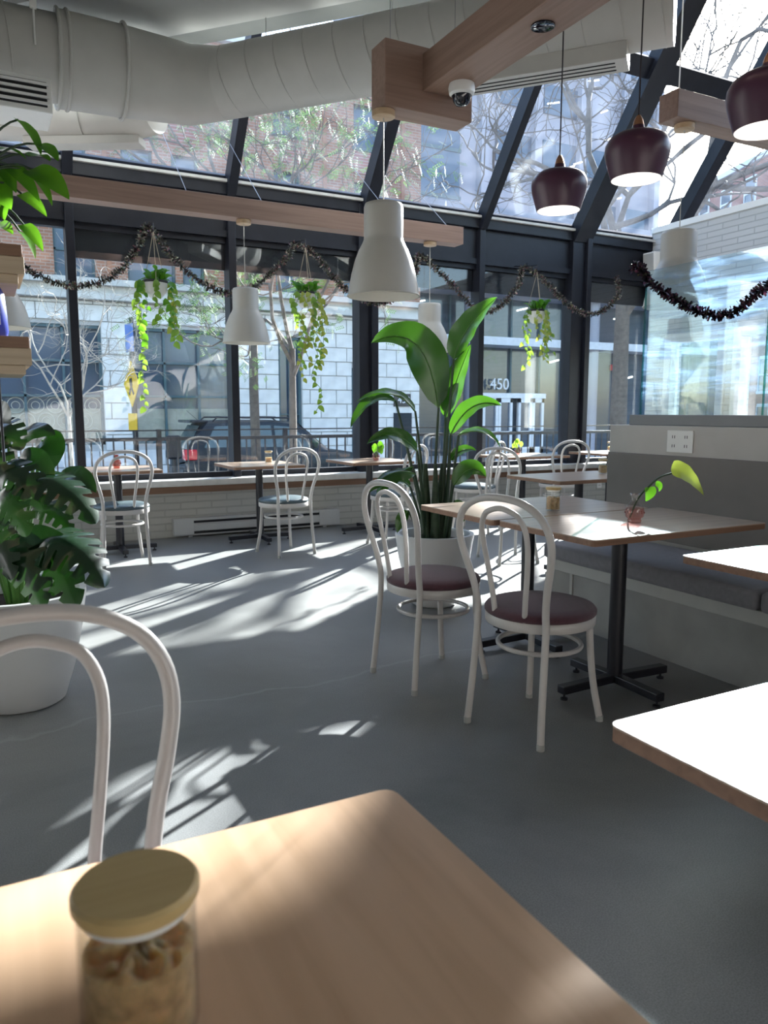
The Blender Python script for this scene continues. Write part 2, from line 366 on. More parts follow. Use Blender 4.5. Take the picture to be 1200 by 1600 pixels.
def leaf(mb, base, mid, tip, width, up, nseg=14, fold=0.2, prof='lance', notch=0, wave=0.0, cols=6):
    base, mid, tip, up = V(base), V(mid), V(tip), V(up)
    c = mid * 2 - (base + tip) * 0.5; vs = []; fs = []; m = 2 * cols + 1
    for i in range(nseg + 1):
        t = i / nseg; p = bez(base, c, tip, t); d = (c - base) * (1 - t) + (tip - c) * t
        d.normalize(); sx = d.cross(up)
        if sx.length < 1e-4: sx = d.orthogonal()
        sx.normalize(); nn = sx.cross(d).normalized()
        if prof == 'lance': wv = math.sin(math.pi * min(1, t ** 0.75)) ** 0.75
        elif prof == 'heart': wv = (math.sin(math.pi * (0.12 + 0.88 * t) ** 0.62)) ** 0.8 if t < 1 else 0
        else: wv = (math.sin(math.pi * (0.16 + 0.84 * t) ** 0.7)) ** 0.6 if t < 1 else 0
        wv = max(wv, 0.0); hw = width * 0.5 * wv
        ext = 1.0
        if notch:
            fr = (t * notch) % 1.0
            if 0.16 < t < 0.92 and fr > 0.68: ext = 0.42
        for j in range(m):
            vv = (j - cols) / cols; vv2 = vv * ext
            sw = -0.25 * hw * vv2 * vv2 if prof != 'lance' else 0
            q = p + sx * hw * vv2 + nn * (fold * hw * abs(vv2) ** 1.5 + wave * hw * math.sin(t * 22 + (1.5 if vv > 0 else 0)) * abs(vv2)) + d * sw * -1.0
            vs.append(q)
    for i in range(nseg):
        fs += [(i * m + j, i * m + j + 1, (i + 1) * m + j + 1, (i + 1) * m + j) for j in range(m - 1)]
    return mb.add(vs, fs)
def text_mesh(name, body, size, depth, mat, parent, loc, rot):
    cu = bpy.data.curves.new(name, 'FONT'); cu.body = body; cu.size = size; cu.extrude = depth; cu.align_x = 'CENTER'; cu.align_y = 'CENTER'
    tmp = bpy.data.objects.new(name, cu); COL.objects.link(tmp)
    dg = bpy.context.evaluated_depsgraph_get(); me = bpy.data.meshes.new_from_object(tmp.evaluated_get(dg))
    bpy.data.objects.remove(tmp); bpy.data.curves.remove(cu)
    me.materials.clear(); me.materials.append(MATS[mat]); o = link(name, me, parent); o.location = loc; o.rotation_euler = rot
    return o

# ================================================================== SETTING
YF = 7.40            # facade plane
ZT = 3.35            # top of the vertical glazing
XW = 7.70            # white brick side wall
TAN = math.tan(R(53.0))
def roofY(z): return YF - (z - ZT) / TAN
MX = [-2.09 + 1.435 * k for k in range(9)]     # mullion lines: ... .78 2.215 3.65 5.085 6.52 7.955 9.39
S(MB().box(-2.6, 9.6, -2.6, 7.62, -0.12, 0.0).build('floor', 'polished_concrete'), 'grey polished concrete floor with pale patches and cracks')
S(MB().box(-2.75, -2.6, -2.75, 7.5, 0, 6.3).build('wall_left', 'wall_white'))
S(MB().box(-2.6, XW + 0.2, -2.75, -2.6, 0, 6.3).build('wall_back', 'wall_white'))
# ceiling with its slanted free edge
CE0, CE1 = V((1.10, 6.86, 0)), V((XW - .25, 0.05, 0))
pts = [(-2.6, -2.6, 4.0), (XW, -2.6, 4.0), (XW, CE1.y, 4.0), (CE1.x, CE1.y, 4.0), (CE0.x, CE0.y, 4.0), (-2.6, 6.86, 4.0)]
S(MB().prism(pts, (0, 0, 0.12)).build('ceiling', 'ceiling_grey'))
uu = (CE1 - CE0).normalized(); nn = V((uu.y, -uu.x, 0))
if nn.dot(V((-1, -1, 0))) < 0: nn = -nn
# stepped soffit along the edge
p = [CE0 + nn * 0.32 + V((0, 0, 3.93)), CE1 + nn * 0.32 + V((0, 0, 3.93)), CE1 + nn * 1.05 + V((0, 0, 3.93)), CE0 + nn * 1.05 + V((0, 0, 3.93))]
S(MB().prism(p, (0, 0, 0.07)).build('trim_1', 'soffit_white'), 'pale dropped soffit along the ceiling edge')
S(MB().prism([CE0 + V((0, 0, 4.12)), CE1 + V((0, 0, 4.12)), CE1 + nn * 0.1 + V((0, 0, 4.12)), CE0 + nn * 0.1 + V((0, 0, 4.12))], (0, 0, 2.1)).build('wall_upper', 'wall_white'))
S(MB().box(-2.75, 9.6, -2.75, roofY(6.2) + 0.05, 6.2, 6.35).build('ceiling_upper', 'soffit_white'))
# low front wall, sill
S(MB().box(-2.6, XW, 7.35, 7.62, 0, 0.5).build('wall_front', 'white_brick_front'), 'low white painted brick wall under the windows')
S(MB().box(-2.6, XW, 7.20, 7.62, 0.5, 0.56).build('trim_2', 'sill_stone', bevel=0.008), 'pale stone window sill')
S(MB().box(-2.6, XW, 7.30, 7.352, 0.43, 0.5).build('trim_3', 'table_edge'), 'brown timber rail under the sill')
# facade windows
HB = 2.84
for k in range(8):
    x0, x1 = MX[k], MX[k + 1]
    if x0 >= 9.3: break
    lo = 0.56
    wn = struct('window_%d' % (k + 1), loc=(x0, YF, lo))
    fr = MB()
    fr.box(x0 + .03, x1 - .03, YF + .02, YF + .10, lo, lo + 0.05)
    fr.box(x0 + .03, x1 - .03, YF + .02, YF + .10, HB - 0.05, HB)
    fr.build('frame', 'dark_frame', wn, world=True)
    MB().box(x0 + .03, x1 - .03, YF + .055, YF + .067, lo + 0.05, HB - 0.05).build('pane', 'window_glass', wn, world=True)
    if x0 > .7: MB().box(x0 + .03, x1 - .03, YF + .075, YF + .095, 2.55, HB - .05).build('transom_band', 'dark_frame', wn, world=True)
    MB().box(x0 + .03, x1 - .03, YF - .0, YF + .08, HB, 3.22).build('spandrel', 'dark_frame', wn, world=True)
    MB().box(x0 + .03, x1 - .03, YF - .03, YF + .0, HB, HB + 0.06).build('ledge', 'dark_frame', wn, world=True)
n = 4
for k, x in enumerate(MX[:8]):
    wd = 0.20 if abs(x - 3.65) < .02 else (0.26 if abs(x - 6.52) < .02 else 0.075)
    m = MB(); m.box(x - wd / 2, x + wd / 2, YF - .07, YF + .11, 0.56, 3.3)
    if wd > .1: m.box(x + wd / 2 - 0.075, x + wd / 2 + 0.0, YF - .12, YF - .07, 0.56, 3.3)
    S(m.build('trim_%d' % n, 'dark_frame', bevel=0.006), 'dark steel window post'); n += 1
S(MB().box(-2.6, 9.5, YF - .06, YF + .14, 3.22, 3.33).build('trim_%d' % n, 'dark_frame', bevel=0.006)); n += 1
S(MB().box(-2.6, 9.5, YF - .10, YF - .06, 3.325, 3.35).build('trim_%d' % n, 'sill_stone')); n += 1
# sloping roof glazing
ZR = 6.2
wi = 9
for k in range(8):
    x0, x1 = MX[k], MX[k + 1]
    for (za, zb) in ((3.38, 4.77), (4.83, 6.15)):
        wn = struct('window_%d' % wi, loc=(x0, roofY(za), za)); wi += 1
        a, b = V((x0 + .04, roofY(za), za)), V((x1 - .04, roofY(za), za)); c, d = V((x1 - .04, roofY(zb), zb)), V((x0 + .04, roofY(zb), zb))
        MB().prism([a, b, c, d], (0, 0.012, 0.009)).build('pane', 'roof_glass', wn, world=True)
        fr = MB(); nrm = (0, math.sin(R(53)), math.cos(R(53)))
        fr.bar(a, b, 0.05, 0.05, up=nrm).bar(d, c, 0.05, 0.05, up=nrm)
        fr.build('frame', 'dark_frame', wn, world=True)
for k, x in enumerate(MX):
    wd = 0.26 if abs(x - 6.52) < .02 else (0.16 if abs(x - 7.955) < .02 else (0.13 if abs(x - 3.65) < .02 else 0.085))
    off = V((0, -0.06, -0.045))
    S(MB().bar(V((x, roofY(3.3), 3.3)) + off, V((x, roofY(ZR), ZR)) + off, wd, 0.16, up=(0, math.sin(R(53)), math.cos(R(53)))).build('trim_%d' % n, 'dark_frame'), 'dark steel rafter of the sloping glass roof'); n += 1
off = V((0, -0.04, -0.03))
S(MB().bar(V((-2.6, roofY(4.79), 4.79)) + off, V((7.95, roofY(4.79), 4.79)) + off, 0.19, 0.10, up=(0, math.sin(R(53)), math.cos(R(53)))).build('trim_%d' % n, 'dark_frame'), 'dark steel purlin across the glass roof'); n += 1
# white brick side wall with two openings
o1, o2, o3, o4 = 5.05, 5.98, 6.22, 6.98
zo0, zo1 = 0.9, 2.08
wb = struct('wall_right', 'white painted brick wall behind the glass screen', (XW, 0, 0))
m = MB()
for (y0, y1, z0, z1) in ((-2.6, o1, 0, 3.43), (o1, o2, 0, zo0), (o1, o2, zo1, 3.43), (o2, o3, 0, 3.43), (o3, o4, 0, zo0), (o3, o4, zo1, 3.43), (o4, 7.36, 0, 3.43)):
    m.box(XW, XW + .2, y0, y1, z0, z1)
m.build('brickwork', 'white_brick_side', wb, world=True)
MB().box(XW - .015, XW + .215, -2.6, 7.36, 3.43, 3.50).build('coping', 'plastic_white', wb, world=True)
for (y0, y1) in ((o1, o2), (o3, o4)):
    wn = struct('window_%d' % wi, 'internal window with pale frame in the white brick wall', (XW, y0, zo0)); wi += 1
    m = MB()
    for (a, b, c, d) in ((y0 - .07, y0 + .04, zo0 - .07, zo1 + .07), (y1 - .04, y1 + .07, zo0 - .07, zo1 + .07), (y0 + .04, y1 - .04, zo1 - .04, zo1 + .07), (y0 + .04, y1 - .04, zo0 - .07, zo0 + .04)):
        m.box(XW - .03, XW + .12, a, b, c, d)
    m.build('frame', 'plastic_white', wn, world=True, bevel=0.006)
    MB().box(XW + .06, XW + .07, y0 + .04, y1 - .04, zo0 + .04, zo1 - .04).build('pane', 'window_glass', wn, world=True)
# half wall behind the bench
hw_ = struct('wall_half', 'pale half wall carrying the glass screen', (3.4, 0, 0))
MB().box(3.4, 3.64, -2.6, 3.52, 0, 1.12).build('body', 'half_wall', hw_, world=True, bevel=0.006)
MB().box(3.385, 3.40, -2.6, 3.515, 0.47, 0.955).build('back_panel', 'back_panel', hw_, world=True, bevel=0.004)
MB().box(3.42, 3.60, -2.6, 3.385, 1.12, 1.18).build('screen_base', 'partition_base', hw_, world=True, bevel=0.004)

# ================================================================== DUCTS
DZ = 3.55
E0 = V((1.58, 5.90, DZ)); DU = V((0.649, -0.760, 0)).normalized(); DN = V((DU.y, -DU.x, 0))
dt = thing('air_duct', 'large off-white spiral air duct running along under the ceiling with an elbow', 'duct', (1.58, 5.9, DZ))
m = MB(); m.tube([(-2.55, 5.9, DZ), (0.62, 5.9, DZ)], 0.27, 32); m.build('straight_run', 'duct_paint', dt, True, world=True)
m = MB(); m.tube([(0.6, 5.9, DZ), (1.0, 5.9, DZ), (1.50, 5.9, DZ), (1.70, 5.76, DZ)], [0.30, 0.29, 0.265, 0.237], 32); m.build('elbow', 'duct_paint', dt, True, world=True)
a = E0 + DU * 0.12; b = E0 + DU * 3.25
m = MB(); m.tube([a, b], 0.235, 32); m.build('spiral_run', 'duct_paint', dt, True, world=True)
def ring(c, d, r, rr=0.006, k=32):
    d = V(d).normalized(); x = d.orthogonal().normalized(); y = d.cross(x)
    return [V(c) + (x * math.cos(2 * math.pi * i / k) + y * math.sin(2 * math.pi * i / k)) * r for i in range(k)]
for i in range(14):
    MB().tube(ring(E0 + DU * (0.3 + i * 0.22) , DU + V((0, 0, 0.22)), 0.237), 0.005, 6, closed=True).build('seam', 'duct_paint', dt, True, world=True)
for x in (-1.6, -1.2, -0.8, -0.4, 0.0, 0.3):
    MB().tube(ring((x, 5.9, DZ), (1, 0, 0.1), 0.272), 0.005, 6, closed=True).build('seam', 'duct_paint', dt, True, world=True)
for x in (0.6, 0.66, 1.02):
    MB().tube(ring((x, 5.9, DZ), (1, 0, 0), 0.302), 0.012, 8, closed=True).build('collar', 'duct_paint', dt, True, world=True)
m = MB(); m.bar(E0 + DU * 1.55 + V((0, 0, -0.262)), E0 + DU * 3.0 + V((0, 0, -0.262)), 0.2, 0.10); m.build('linear_diffuser', 'duct_paint', dt, world=True, bevel=0.005)
m = MB()
for s in (-0.05, 0.0, 0.05): m.bar(E0 + DU * 1.62 + DN * s + V((0, 0, -0.3125)), E0 + DU * 2.93 + DN * s + V((0, 0, -0.3125)), 0.012, 0.004)
m.build('diffuser_slot', 'black_gap', dt, world=True)
for s in (0.55, 1.5, 2.5):
    q = E0 + DU * s; MB().tube([q + V((0, 0, 0.23)), V((q.x, q.y, 4.0 if s < 1 else 6.2))], 0.003, 5).build('hanger_wire', 'wire', dt, world=True)
for x in (-0.9, 0.45):
    MB().tube([(x, 5.62, 3.5), (x, 5.62, 4.0)], 0.006, 6).build('hanger_rod', 'plastic_white', dt, world=True)
    MB().box(x - .02, x + .02, 5.61, 5.64, 3.72, 3.78).build('hanger_bracket', 'plastic_white', dt, world=True)
br = dt
m = MB(); m.tube([(1.30, 6.16, 3.42), (1.12, 6.36, 3.42), (0.55, 6.68, 3.42), (0.2, 6.86, 3.42)], [0.15, 0.17, 0.17, 0.16], 28); m.build('branch_pipe', 'duct_paint', br, True, world=True)
m = MB(); m.bar((1.22, 6.30, 3.235), (0.45, 6.74, 3.235), 0.16, 0.06); m.build('slot_diffuser', 'duct_paint', br, world=True, bevel=0.004)
MB().tube(ring((0.85, 6.51, 3.42), (-0.87, 0.49, 0), 0.172), 0.005, 6, closed=True).build('seam', 'duct_paint', br, True, world=True)
gr = thing('supply_grille', 'white supply air grille with dark slots hung under the straight duct run', 'grille', (0, 5.3, 3.05))
MB().box(-1.3, 0.5, 5.26, 5.6, 2.98, 3.18).build('box', 'plastic_white', gr, world=True, bevel=0.006)
MB().box(-0.9, 0.2, 5.45, 5.66, 3.15, 3.4).build('neck', 'duct_paint', gr, world=True)
MB().box(-1.27, 0.47, 5.252, 5.262, 3.01, 3.15).build('slot_backing', 'black_gap', gr, world=True)
for i in range(4): MB().box(-1.28, 0.48, 5.24, 5.27, 3.02 + i * 0.036, 3.035 + i * 0.036).build('slat', 'plastic_white', gr, world=True)

# ================================================================== WOOD BEAMS + PENDANTS
bw = thing('timber_beam', 'long pale oak beam hung by wires in front of the window wall', 'beam', (2.3, 6.1, 2.71))
MB().box(-1.2, 3.97, 6.03, 6.18, 2.70, 2.85).build('body', 'oak_beam', bw, world=True, bevel=0.004)
for x in (1.5, 2.1, 3.3, 3.85):
    MB().tube([(x, 6.1, 2.85), (x + .05, roofY(3.6) - 0.1, 3.6)], 0.0025, 5).build('hanger_wire', 'wire', bw, world=True)
tb = thing('timber_bracket', 'dark oak T-shaped hanging beam carrying a dome camera', 'beam', (2.0, 3.6, 2.7))
MB().box(1.85, 2.36, 3.52, 3.67, 2.69, 3.00).build('cross_piece', 'oak_beam', tb, world=True, bevel=0.004)
MB().box(2.06, 2.28, 0.4, 3.52, 2.79, 2.965).build('arm', 'oak_beam_y', tb, world=True, bevel=0.004)
m = MB(); m.lathe([(0.0, 0.004), (0.045, 0.004), (0.05, 0.0), (0.05, 0.02)], 20, (2.17, 2.72, 2.784)); m.build('recess', 'lens_dark', tb, True, world=True)
for (x, y) in ((1.92, 3.6), (2.3, 3.6), (2.12, 2.4)):
    MB().tube([(x, y, 2.96), (x, y, 3.99)], 0.002, 5).build('hanger_wire', 'wire', tb, world=True)
rb = thing('timber_beam', 'short pale oak beam hung above the glass screen', 'beam', (4.2, 3.4, 2.87))
MB().box(3.64, 7.55, 3.33, 3.47, 2.875, 3.03).build('body', 'oak_beam', rb, world=True, bevel=0.004)
for x in (3.72, 5.2, 6.8):
    MB().tube([(x, 3.4, 3.03), (x, 3.4, 6.2)], 0.004, 5).build('hanger_wire', 'plastic_white', rb, world=True)
dc = thing('dome_camera', 'white dome security camera under the dark oak beam', 'camera', (2.19, 3.36, 2.79))
MB().lathe([(0.0, 0), (0.062, 0), (0.066, -0.02), (0.062, -0.045), (0.05, -0.055)], 24).build('housing', 'plastic_white', dc, True)
MB().lathe([(0.048, -0.052), (0.042, -0.08), (0.025, -0.098), (0.0, -0.103)], 24).build('dome', 'lens_dark', dc, True)

def cream_pendant(x, y, zb, ztop, label, R0=0.19, h=0.45, group=None):
    t = thing('pendant_lamp', label, 'lamp', (x, y, zb), 0, group); k = R0 / 0.19; q = h / 0.45
    pr = [(.190, 0), (.189, .012), (.184, .05), (.172, .11), (.155, .17), (.132, .225), (.112, .26), (.106, .275), (.104, .29), (.104, .43), (.098, .447), (.088, .45), (.0, .45)]
    MB().lathe([(r * k, z * q) for r, z in pr], 40).build('shade', 'pendant_cream', t, True, ang=60)
    MB().lathe([(r * k - .003, z * q) for r, z in pr[:9]] + [(.09 * k, .30 * q), (.0, .30 * q)], 40).build('shade_lining', 'pendant_inner', t, True, ang=60)
    MB().tube([(.1925 * k * math.cos(a), .1925 * k * math.sin(a), 0.004) for a in [i * math.pi / 20 for i in range(40)]], .004, 6, closed=True).build('rim', 'pendant_cream', t, True)
    MB().lathe([(.0, .12), (.03, .135), (.04, .16), (.03, .2), (.02, .23), (.02, .3)], 20).build('bulb', 'inner_white', t, True)
    MB().tube([(0, 0, h), (0, 0, ztop - zb)], 0.003, 6).build('cord', 'cord_pale', t, True)
    MB().lathe([(.0, -.002), (.055, -.002), (.058, 0), (.058, .028), (.0, .03)], 28, (0, 0, ztop - zb - .03)).build('ceiling_cup', 'canopy_wood', t, True)
    return t
cream_pendant(1.88, 3.595, 1.785, 2.69, 'large cream bell pendant lamp hung from the dark T-shaped beam', 0.183, 0.46)
cream_pendant(1.94, 6.1, 1.745, 2.70, 'cream bell pendant lamp above the window table with a chair facing the glass', 0.188, 0.43)
cream_pendant(3.66, 6.1, 1.735, 2.70, 'cream bell pendant lamp hanging behind the tall broad-leaved plant', 0.188, 0.43)
cream_pendant(0.16, 6.1, 1.78, 2.70, 'cream bell pendant lamp half hidden behind the hanging shelf', 0.20, 0.42)
cream_pendant(3.78, 3.40, 1.83, 2.875, 'cream pendant lamp hung behind the glass screen', 0.19, 0.44)
def plum_pendant(x, y, zb, label):
    t = thing('pendant_lamp', label, 'lamp', (x, y, zb), 0, 'plum pendant lamps in a row')
    pr = [(.116, 0), (.122, .02), (.134, .06), (.145, .10), (.149, .13), (.146, .155), (.132, .18), (.105, .198), (.07, .208), (.036, .213)]
    MB().lathe(pr, 40).build('shade', 'pendant_plum', t, True, ang=60)
    MB().lathe([(r - .003, z) for r, z in pr] + [(0, .212)], 40).build('shade_lining', 'inner_white', t, True, ang=60)
    MB().lathe([(.036, .212), (.03, .225), (.026, .24)], 24).build('neck', 'pendant_plum', t, True)
    MB().lathe([(.026, .24), (.02, .265), (.009, .285), (.0, .286)], 24).build('cap', 'copper', t, True)
    MB().tube([(0, 0, .28), (0, 0, 6.2 - zb)], 0.004, 6).build('cord', 'cord_dark', t, True)
    MB().lathe([(.0, .035), (.024, .05), (.03, .075), (.022, .11), (.016, .13), (.016, .2)], 20).build('bulb', 'bulb', t, True)
    return t
plum_pendant(2.85, 3.40, 2.28, 'plum pendant lamp between the dark beam and the thick rafter')
plum_pendant(2.80, 2.79, 2.28, 'plum pendant lamp in front of the thick rafter')
plum_pendant(2.74, 2.07, 2.27, 'plum pendant lamp with the sun flaring beside it')

# ================================================================== FURNITURE
def make_chair(seat_mat):
    t = thing('bentwood_chair', '', 'chair')
    half = [(.172, -.215, 0.012), (.166, -.205, .12), (.160, -.19, .28), (.157, -.18, .42), (.158, -.186, .50), (.172, -.20, .58), (.194, -.217, .66), (.207, -.232, .735), (.197, -.245, .80), (.160, -.255, .852), (.09, -.262, .887), (0, -.264, .897)]
    path = [(-x, y, z) for x, y, z in half] + [p for p in half[::-1][1:]]
    MB().tube(smooth_path(path, 4), 0.0135, 12).build('back_hoop', 'chair_paint', t, True)
    ih = [(.066, -.185, .425), (.074, -.193, .52), (.088, -.205, .62), (.1, -.222, .72), (.098, -.236, .785), (.075, -.246, .832), (.035, -.252, .852), (0, -.253, .858)]
    path = [(-x, y, z) for x, y, z in ih] + [p for p in ih[::-1][1:]]
    MB().tube(smooth_path(path, 4), 0.0105, 10).build('inner_hoop', 'chair_paint', t, True)
    MB().lathe([(.185, .405), (.208, .405), (.21, .41), (.21, .437), (.206, .442), (.185, .442), (.185, .405)], 40).build('seat_rim', 'chair_paint', t, True)
    MB().lathe([(0, .437), (.203, .437), (.212, .447), (.212, .458), (.203, .470), (.17, .480), (.1, .486), (0, .488)], 40).build('seat_cushion', seat_mat, t, True, ang=70)
    MB().tube([(.158 * math.cos(a), .158 * math.sin(a), .315) for a in [i * math.pi / 20 for i in range(40)]], .0095, 8, closed=True).build('leg_ring', 'chair_paint', t, True)
    for s in (-1, 1):
        fl = [(s * .135, .135, .41), (s * .138, .14, .30), (s * .148, .152, .16), (s * .168, .175, 0.012)]
        MB().tube(smooth_path(fl, 4), 0.0135, 12).build('front_leg', 'chair_paint', t, True)
        for q in (fl[-1], (s * .172, -.215, .012)):
            MB().lathe([(0, -.012), (.0145, -.012), (.0145, .012), (.0, .012)], 14, q).build('foot_glide', 'bench_trim', t, True)
    return t
CH = {}
def chair(x, y, face, seat, label, group=None):
    """face: heading in degrees the sitter looks to, measured from +Y towards +X"""
    if seat not in CH: o = CH[seat] = make_chair(seat)
    else: o = copy_tree(CH[seat])
    o.location = (x, y, 0); o.rotation_euler = (0, 0, R(-face)); o['label'] = label
    if group: o['group'] = group
    return o
TH = 0.72
def table(x0, x1, y0, y1, label, mat='table_oak_x', pole=None, arms=(0.3, 0.26)):
    cx, cy = pole or ((x0 + x1) / 2, (y0 + y1) / 2)
    t = thing('cafe_table', label, 'table', (cx, cy, 0))
    r = 0.018; c = []
    for (ax, ay, a0) in ((x1 - r, y1 - r, 0), (x0 + r, y1 - r, 90), (x0 + r, y0 + r, 180), (x1 - r, y0 + r, 270)):
        c += [(ax + r * math.cos(R(a0 + k * 30)), ay + r * math.sin(R(a0 + k * 30))) for k in range(4)]
    MB().prism([(a, b, TH - .004) for a, b in c], (0, 0, .004)).build('tabletop', mat, t, world=True)
    MB().prism([(a, b, TH - .026) for a, b in c], (0, 0, .0218)).build('edge_band', 'table_edge', t, world=True)
    MB().tube([(cx, cy, .05), (cx, cy, TH - .04)], 0.033, 20).build('pole', 'black_metal', t, True, world=True)
    MB().bar((cx - .16, cy, TH - .033), (cx + .16, cy, TH - .033), .05, .012).bar((cx, cy - .16, TH - .033), (cx, cy + .16, TH - .033), .05, .0119).build('mount_plate', 'black_metal', t, world=True)
    for (dx, dy) in ((1, 0), (-1, 0), (0, 1), (0, -1)):
        L = arms[0] if dx else arms[1]
        e = V((cx + dx * L, cy + dy * L, .045))
        MB().bar((cx, cy, .052), e, .045, .035).build('base_arm', 'black_metal', t, world=True, bevel=0.004)
        MB().lathe([(0, 0), (.016, 0), (.016, .008), (.005, .012), (.005, .03), (0, .03)], 14, (e.x - dx * .02, e.y - dy * .02, 0)).build('glide', 'black_metal', t, True, world=True)
    return t
T0 = table(-0.56, 0.44, 0.20, 0.82, 'large oak table with the sugar jar nearest the white plant pot chair', 'table_oak')
T0['label'] = 'pale oak table with a big round-lidded sugar jar on it'
table(0.835, 1.75, 0.2, 0.845, 'bare oak table with glaring white top beside the bench', 'table_oak_x')
table(2.06, 2.99, 1.15, 1.78, 'bare oak table in front of the bench seam', 'table_oak_x')
table(2.01, 3.00, 2.14, 2.745, 'oak table with the pink bud vase and drooping leaf', 'table_oak_x', (2.38, 2.38))
table(1.99, 2.95, 2.76, 3.40, 'oak table with a sugar jar, pushed against the pink vase table', 'table_oak_x', (2.44, 3.07))
table(3.52, 4.42, 4.10, 4.72, 'oak table with a sugar jar beyond the end of the bench', 'table_oak_x')
table(0.68, 1.31, 6.42, 7.08, 'window table with a small red glass vase', 'table_oak_x')
table(1.92, 2.58, 6.45, 7.12, 'window table with a sugar jar, next to the baseboard heater', 'table_oak_x')
table(3.06, 3.72, 6.45, 7.12, 'window table with a plant cutting in front of the thick post', 'table_oak_x')
table(4.9, 5.72, 6.5, 7.12, 'window table with a pale bud vase', 'table_oak_x')
table(6.25, 7.0, 6.55, 7.15, 'window table with a sugar jar near the brick wall', 'table_oak_x')
G1 = 'white bentwood chairs with plum seats'; G2 = 'white bentwood chairs with grey seats'
chair(1.77, 2.90, 86, 'seat_fabric', 'white bentwood chair with plum seat beside the big potted plant', G1)
chair(1.86, 2.26, 75, 'seat_fabric', 'white bentwood chair with plum seat drawn up to the pink vase table', G1)
chair(0.04, 0.98, 180, 'seat_fabric', 'white bentwood chair tucked under the table with the big sugar jar', G1)
chair(0.95, 6.30, 2, 'seat_vinyl', 'white bentwood chair with grey seat facing the red vase table', G2)
chair(2.24, 6.12, -10, 'seat_vinyl', 'white bentwood chair with grey seat at the window table by the heater', G2)
chair(3.30, 6.12, -32, 'seat_vinyl', 'white bentwood chair with grey seat half hidden behind the plant leaves', G2)
chair(4.35, 6.35, -35, 'seat_vinyl', 'white bentwood chair with grey seat at the pale bud vase table', G2)
chair(5.42, 6.33, 12, 'seat_vinyl', 'white bentwood chair with grey seat near the thick window post', G2)
chair(3.72, 4.93, 190, 'seat_vinyl', 'white bentwood chair behind the table at the end of the bench', G2)

# bench
bn = thing('bench', 'built-in grey bench with upholstered seat along the half wall', 'bench', (3.1, 3.4, 0))
MB().box(2.88, 3.384, -2.5, 3.42, 0, 0.30).build('base_panel', 'bench_grey', bn, world=True)
MB().box(2.862, 3.384, -2.5, 3.43, 0.30, 0.365).build('top_rail', 'bench_trim', bn, world=True, bevel=0.004)
MB().box(2.872, 2.88, 3.22, 3.24, 0, 0.30).build('seam_strip', 'bench_trim', bn, world=True)
def cushion(y0, y1, label):
    o = MB().box(2.825, 3.38, y0, y1, 0.366, 0.455).build('seat_cushion', 'cushion_grey', None, True)
    b = o.modifiers.new('bevel', 'BEVEL'); b.width = 0.022; b.segments = 4; b.limit_method = 'ANGLE'
    tag(o, label, 'cushion', 'bench cushions')
cushion(2.045, 3.425, 'long grey seat cushion on the bench behind the pink vase table')
cushion(0.55, 2.03, 'grey seat cushion on the bench behind the bare table')
cushion(-0.95, 0.535, 'grey seat cushion on the bench past the bare table')

# glass screen on the half wall
for (y0, y1, lb) in ((2.575, 3.375, 'streaky glass screen pane with an exposed green edge on the half wall'), (1.75, 2.565, 'streaky glass screen pane beside the first one on the half wall'), (0.9, 1.74, 'streaky glass screen pane next to the bench back, third along')):
    g = thing('glass_screen', lb, 'glass screen', (3.5, y0, 1.18), 0, 'glass screen panes')
    MB().box(3.494, 3.506, y0, y1 - .004, 1.18, 2.01).build('pane', 'partition_glass', g, world=True)
    MB().box(3.4935, 3.5065, y1 - .004, y1, 1.18, 2.01).build('edge', 'glass_edge', g, world=True)

# ================================================================== POTS AND PLANTS
def pot(t, r_rim, r_base, h, z0=0.0):
    pr = [(0, .0), (r_base * .9, 0), (r_base, .012), (r_base + (r_rim - r_base) * .42, h * .3), (r_base + (r_rim - r_base) * .78, h * .65), (r_rim, h * .97), (r_rim, h), (r_rim - .025, h), (r_rim - .03, h * .96), (r_rim - .035, h * .86)]
    MB().lathe(pr, 48).build('pot', 'pot_white', t, True, ang=50)
    MB().lathe([(r_rim - .033, h * .88), (r_rim * .5, h * .9), (0, h * .91)], 30).build('soil', 'soil', t, True)
# --- tall plant
PX, PY = 2.46, 4.02
tp = thing('potted_plant', 'tall broad-leaved plant in a white tapered pot', 'plant', (PX, PY, 0))
pot(tp, 0.245, 0.14, 0.45)
CF = V((math.sin(R(27.64)), math.cos(R(27.64)), 0)); CR = V((CF.y, -CF.x, 0))
def PL(u, v, w=0.0):
    """point of the tall plant: u metres right, v metres up, w metres back from the pot centre"""
    return V((PX, PY, 0)) + CR * u + V((0, 0, v)) + CF * w
def petiole(t, a, b, r0, r1, mat='stem_dark', bow=0.04, name='leaf_stalk'):
    a, b = V(a), V(b); mid = (a + b) / 2 + V((0, 0, bow)) * 1.0
    c = mid * 2 - (a + b) / 2
    path = [bez(a, c, b, i / 8) for i in range(9)]
    MB().tube(path, [r0 + (r1 - r0) * i / 8 for i in range(9)], 8).build(name, mat, t, True, world=True)
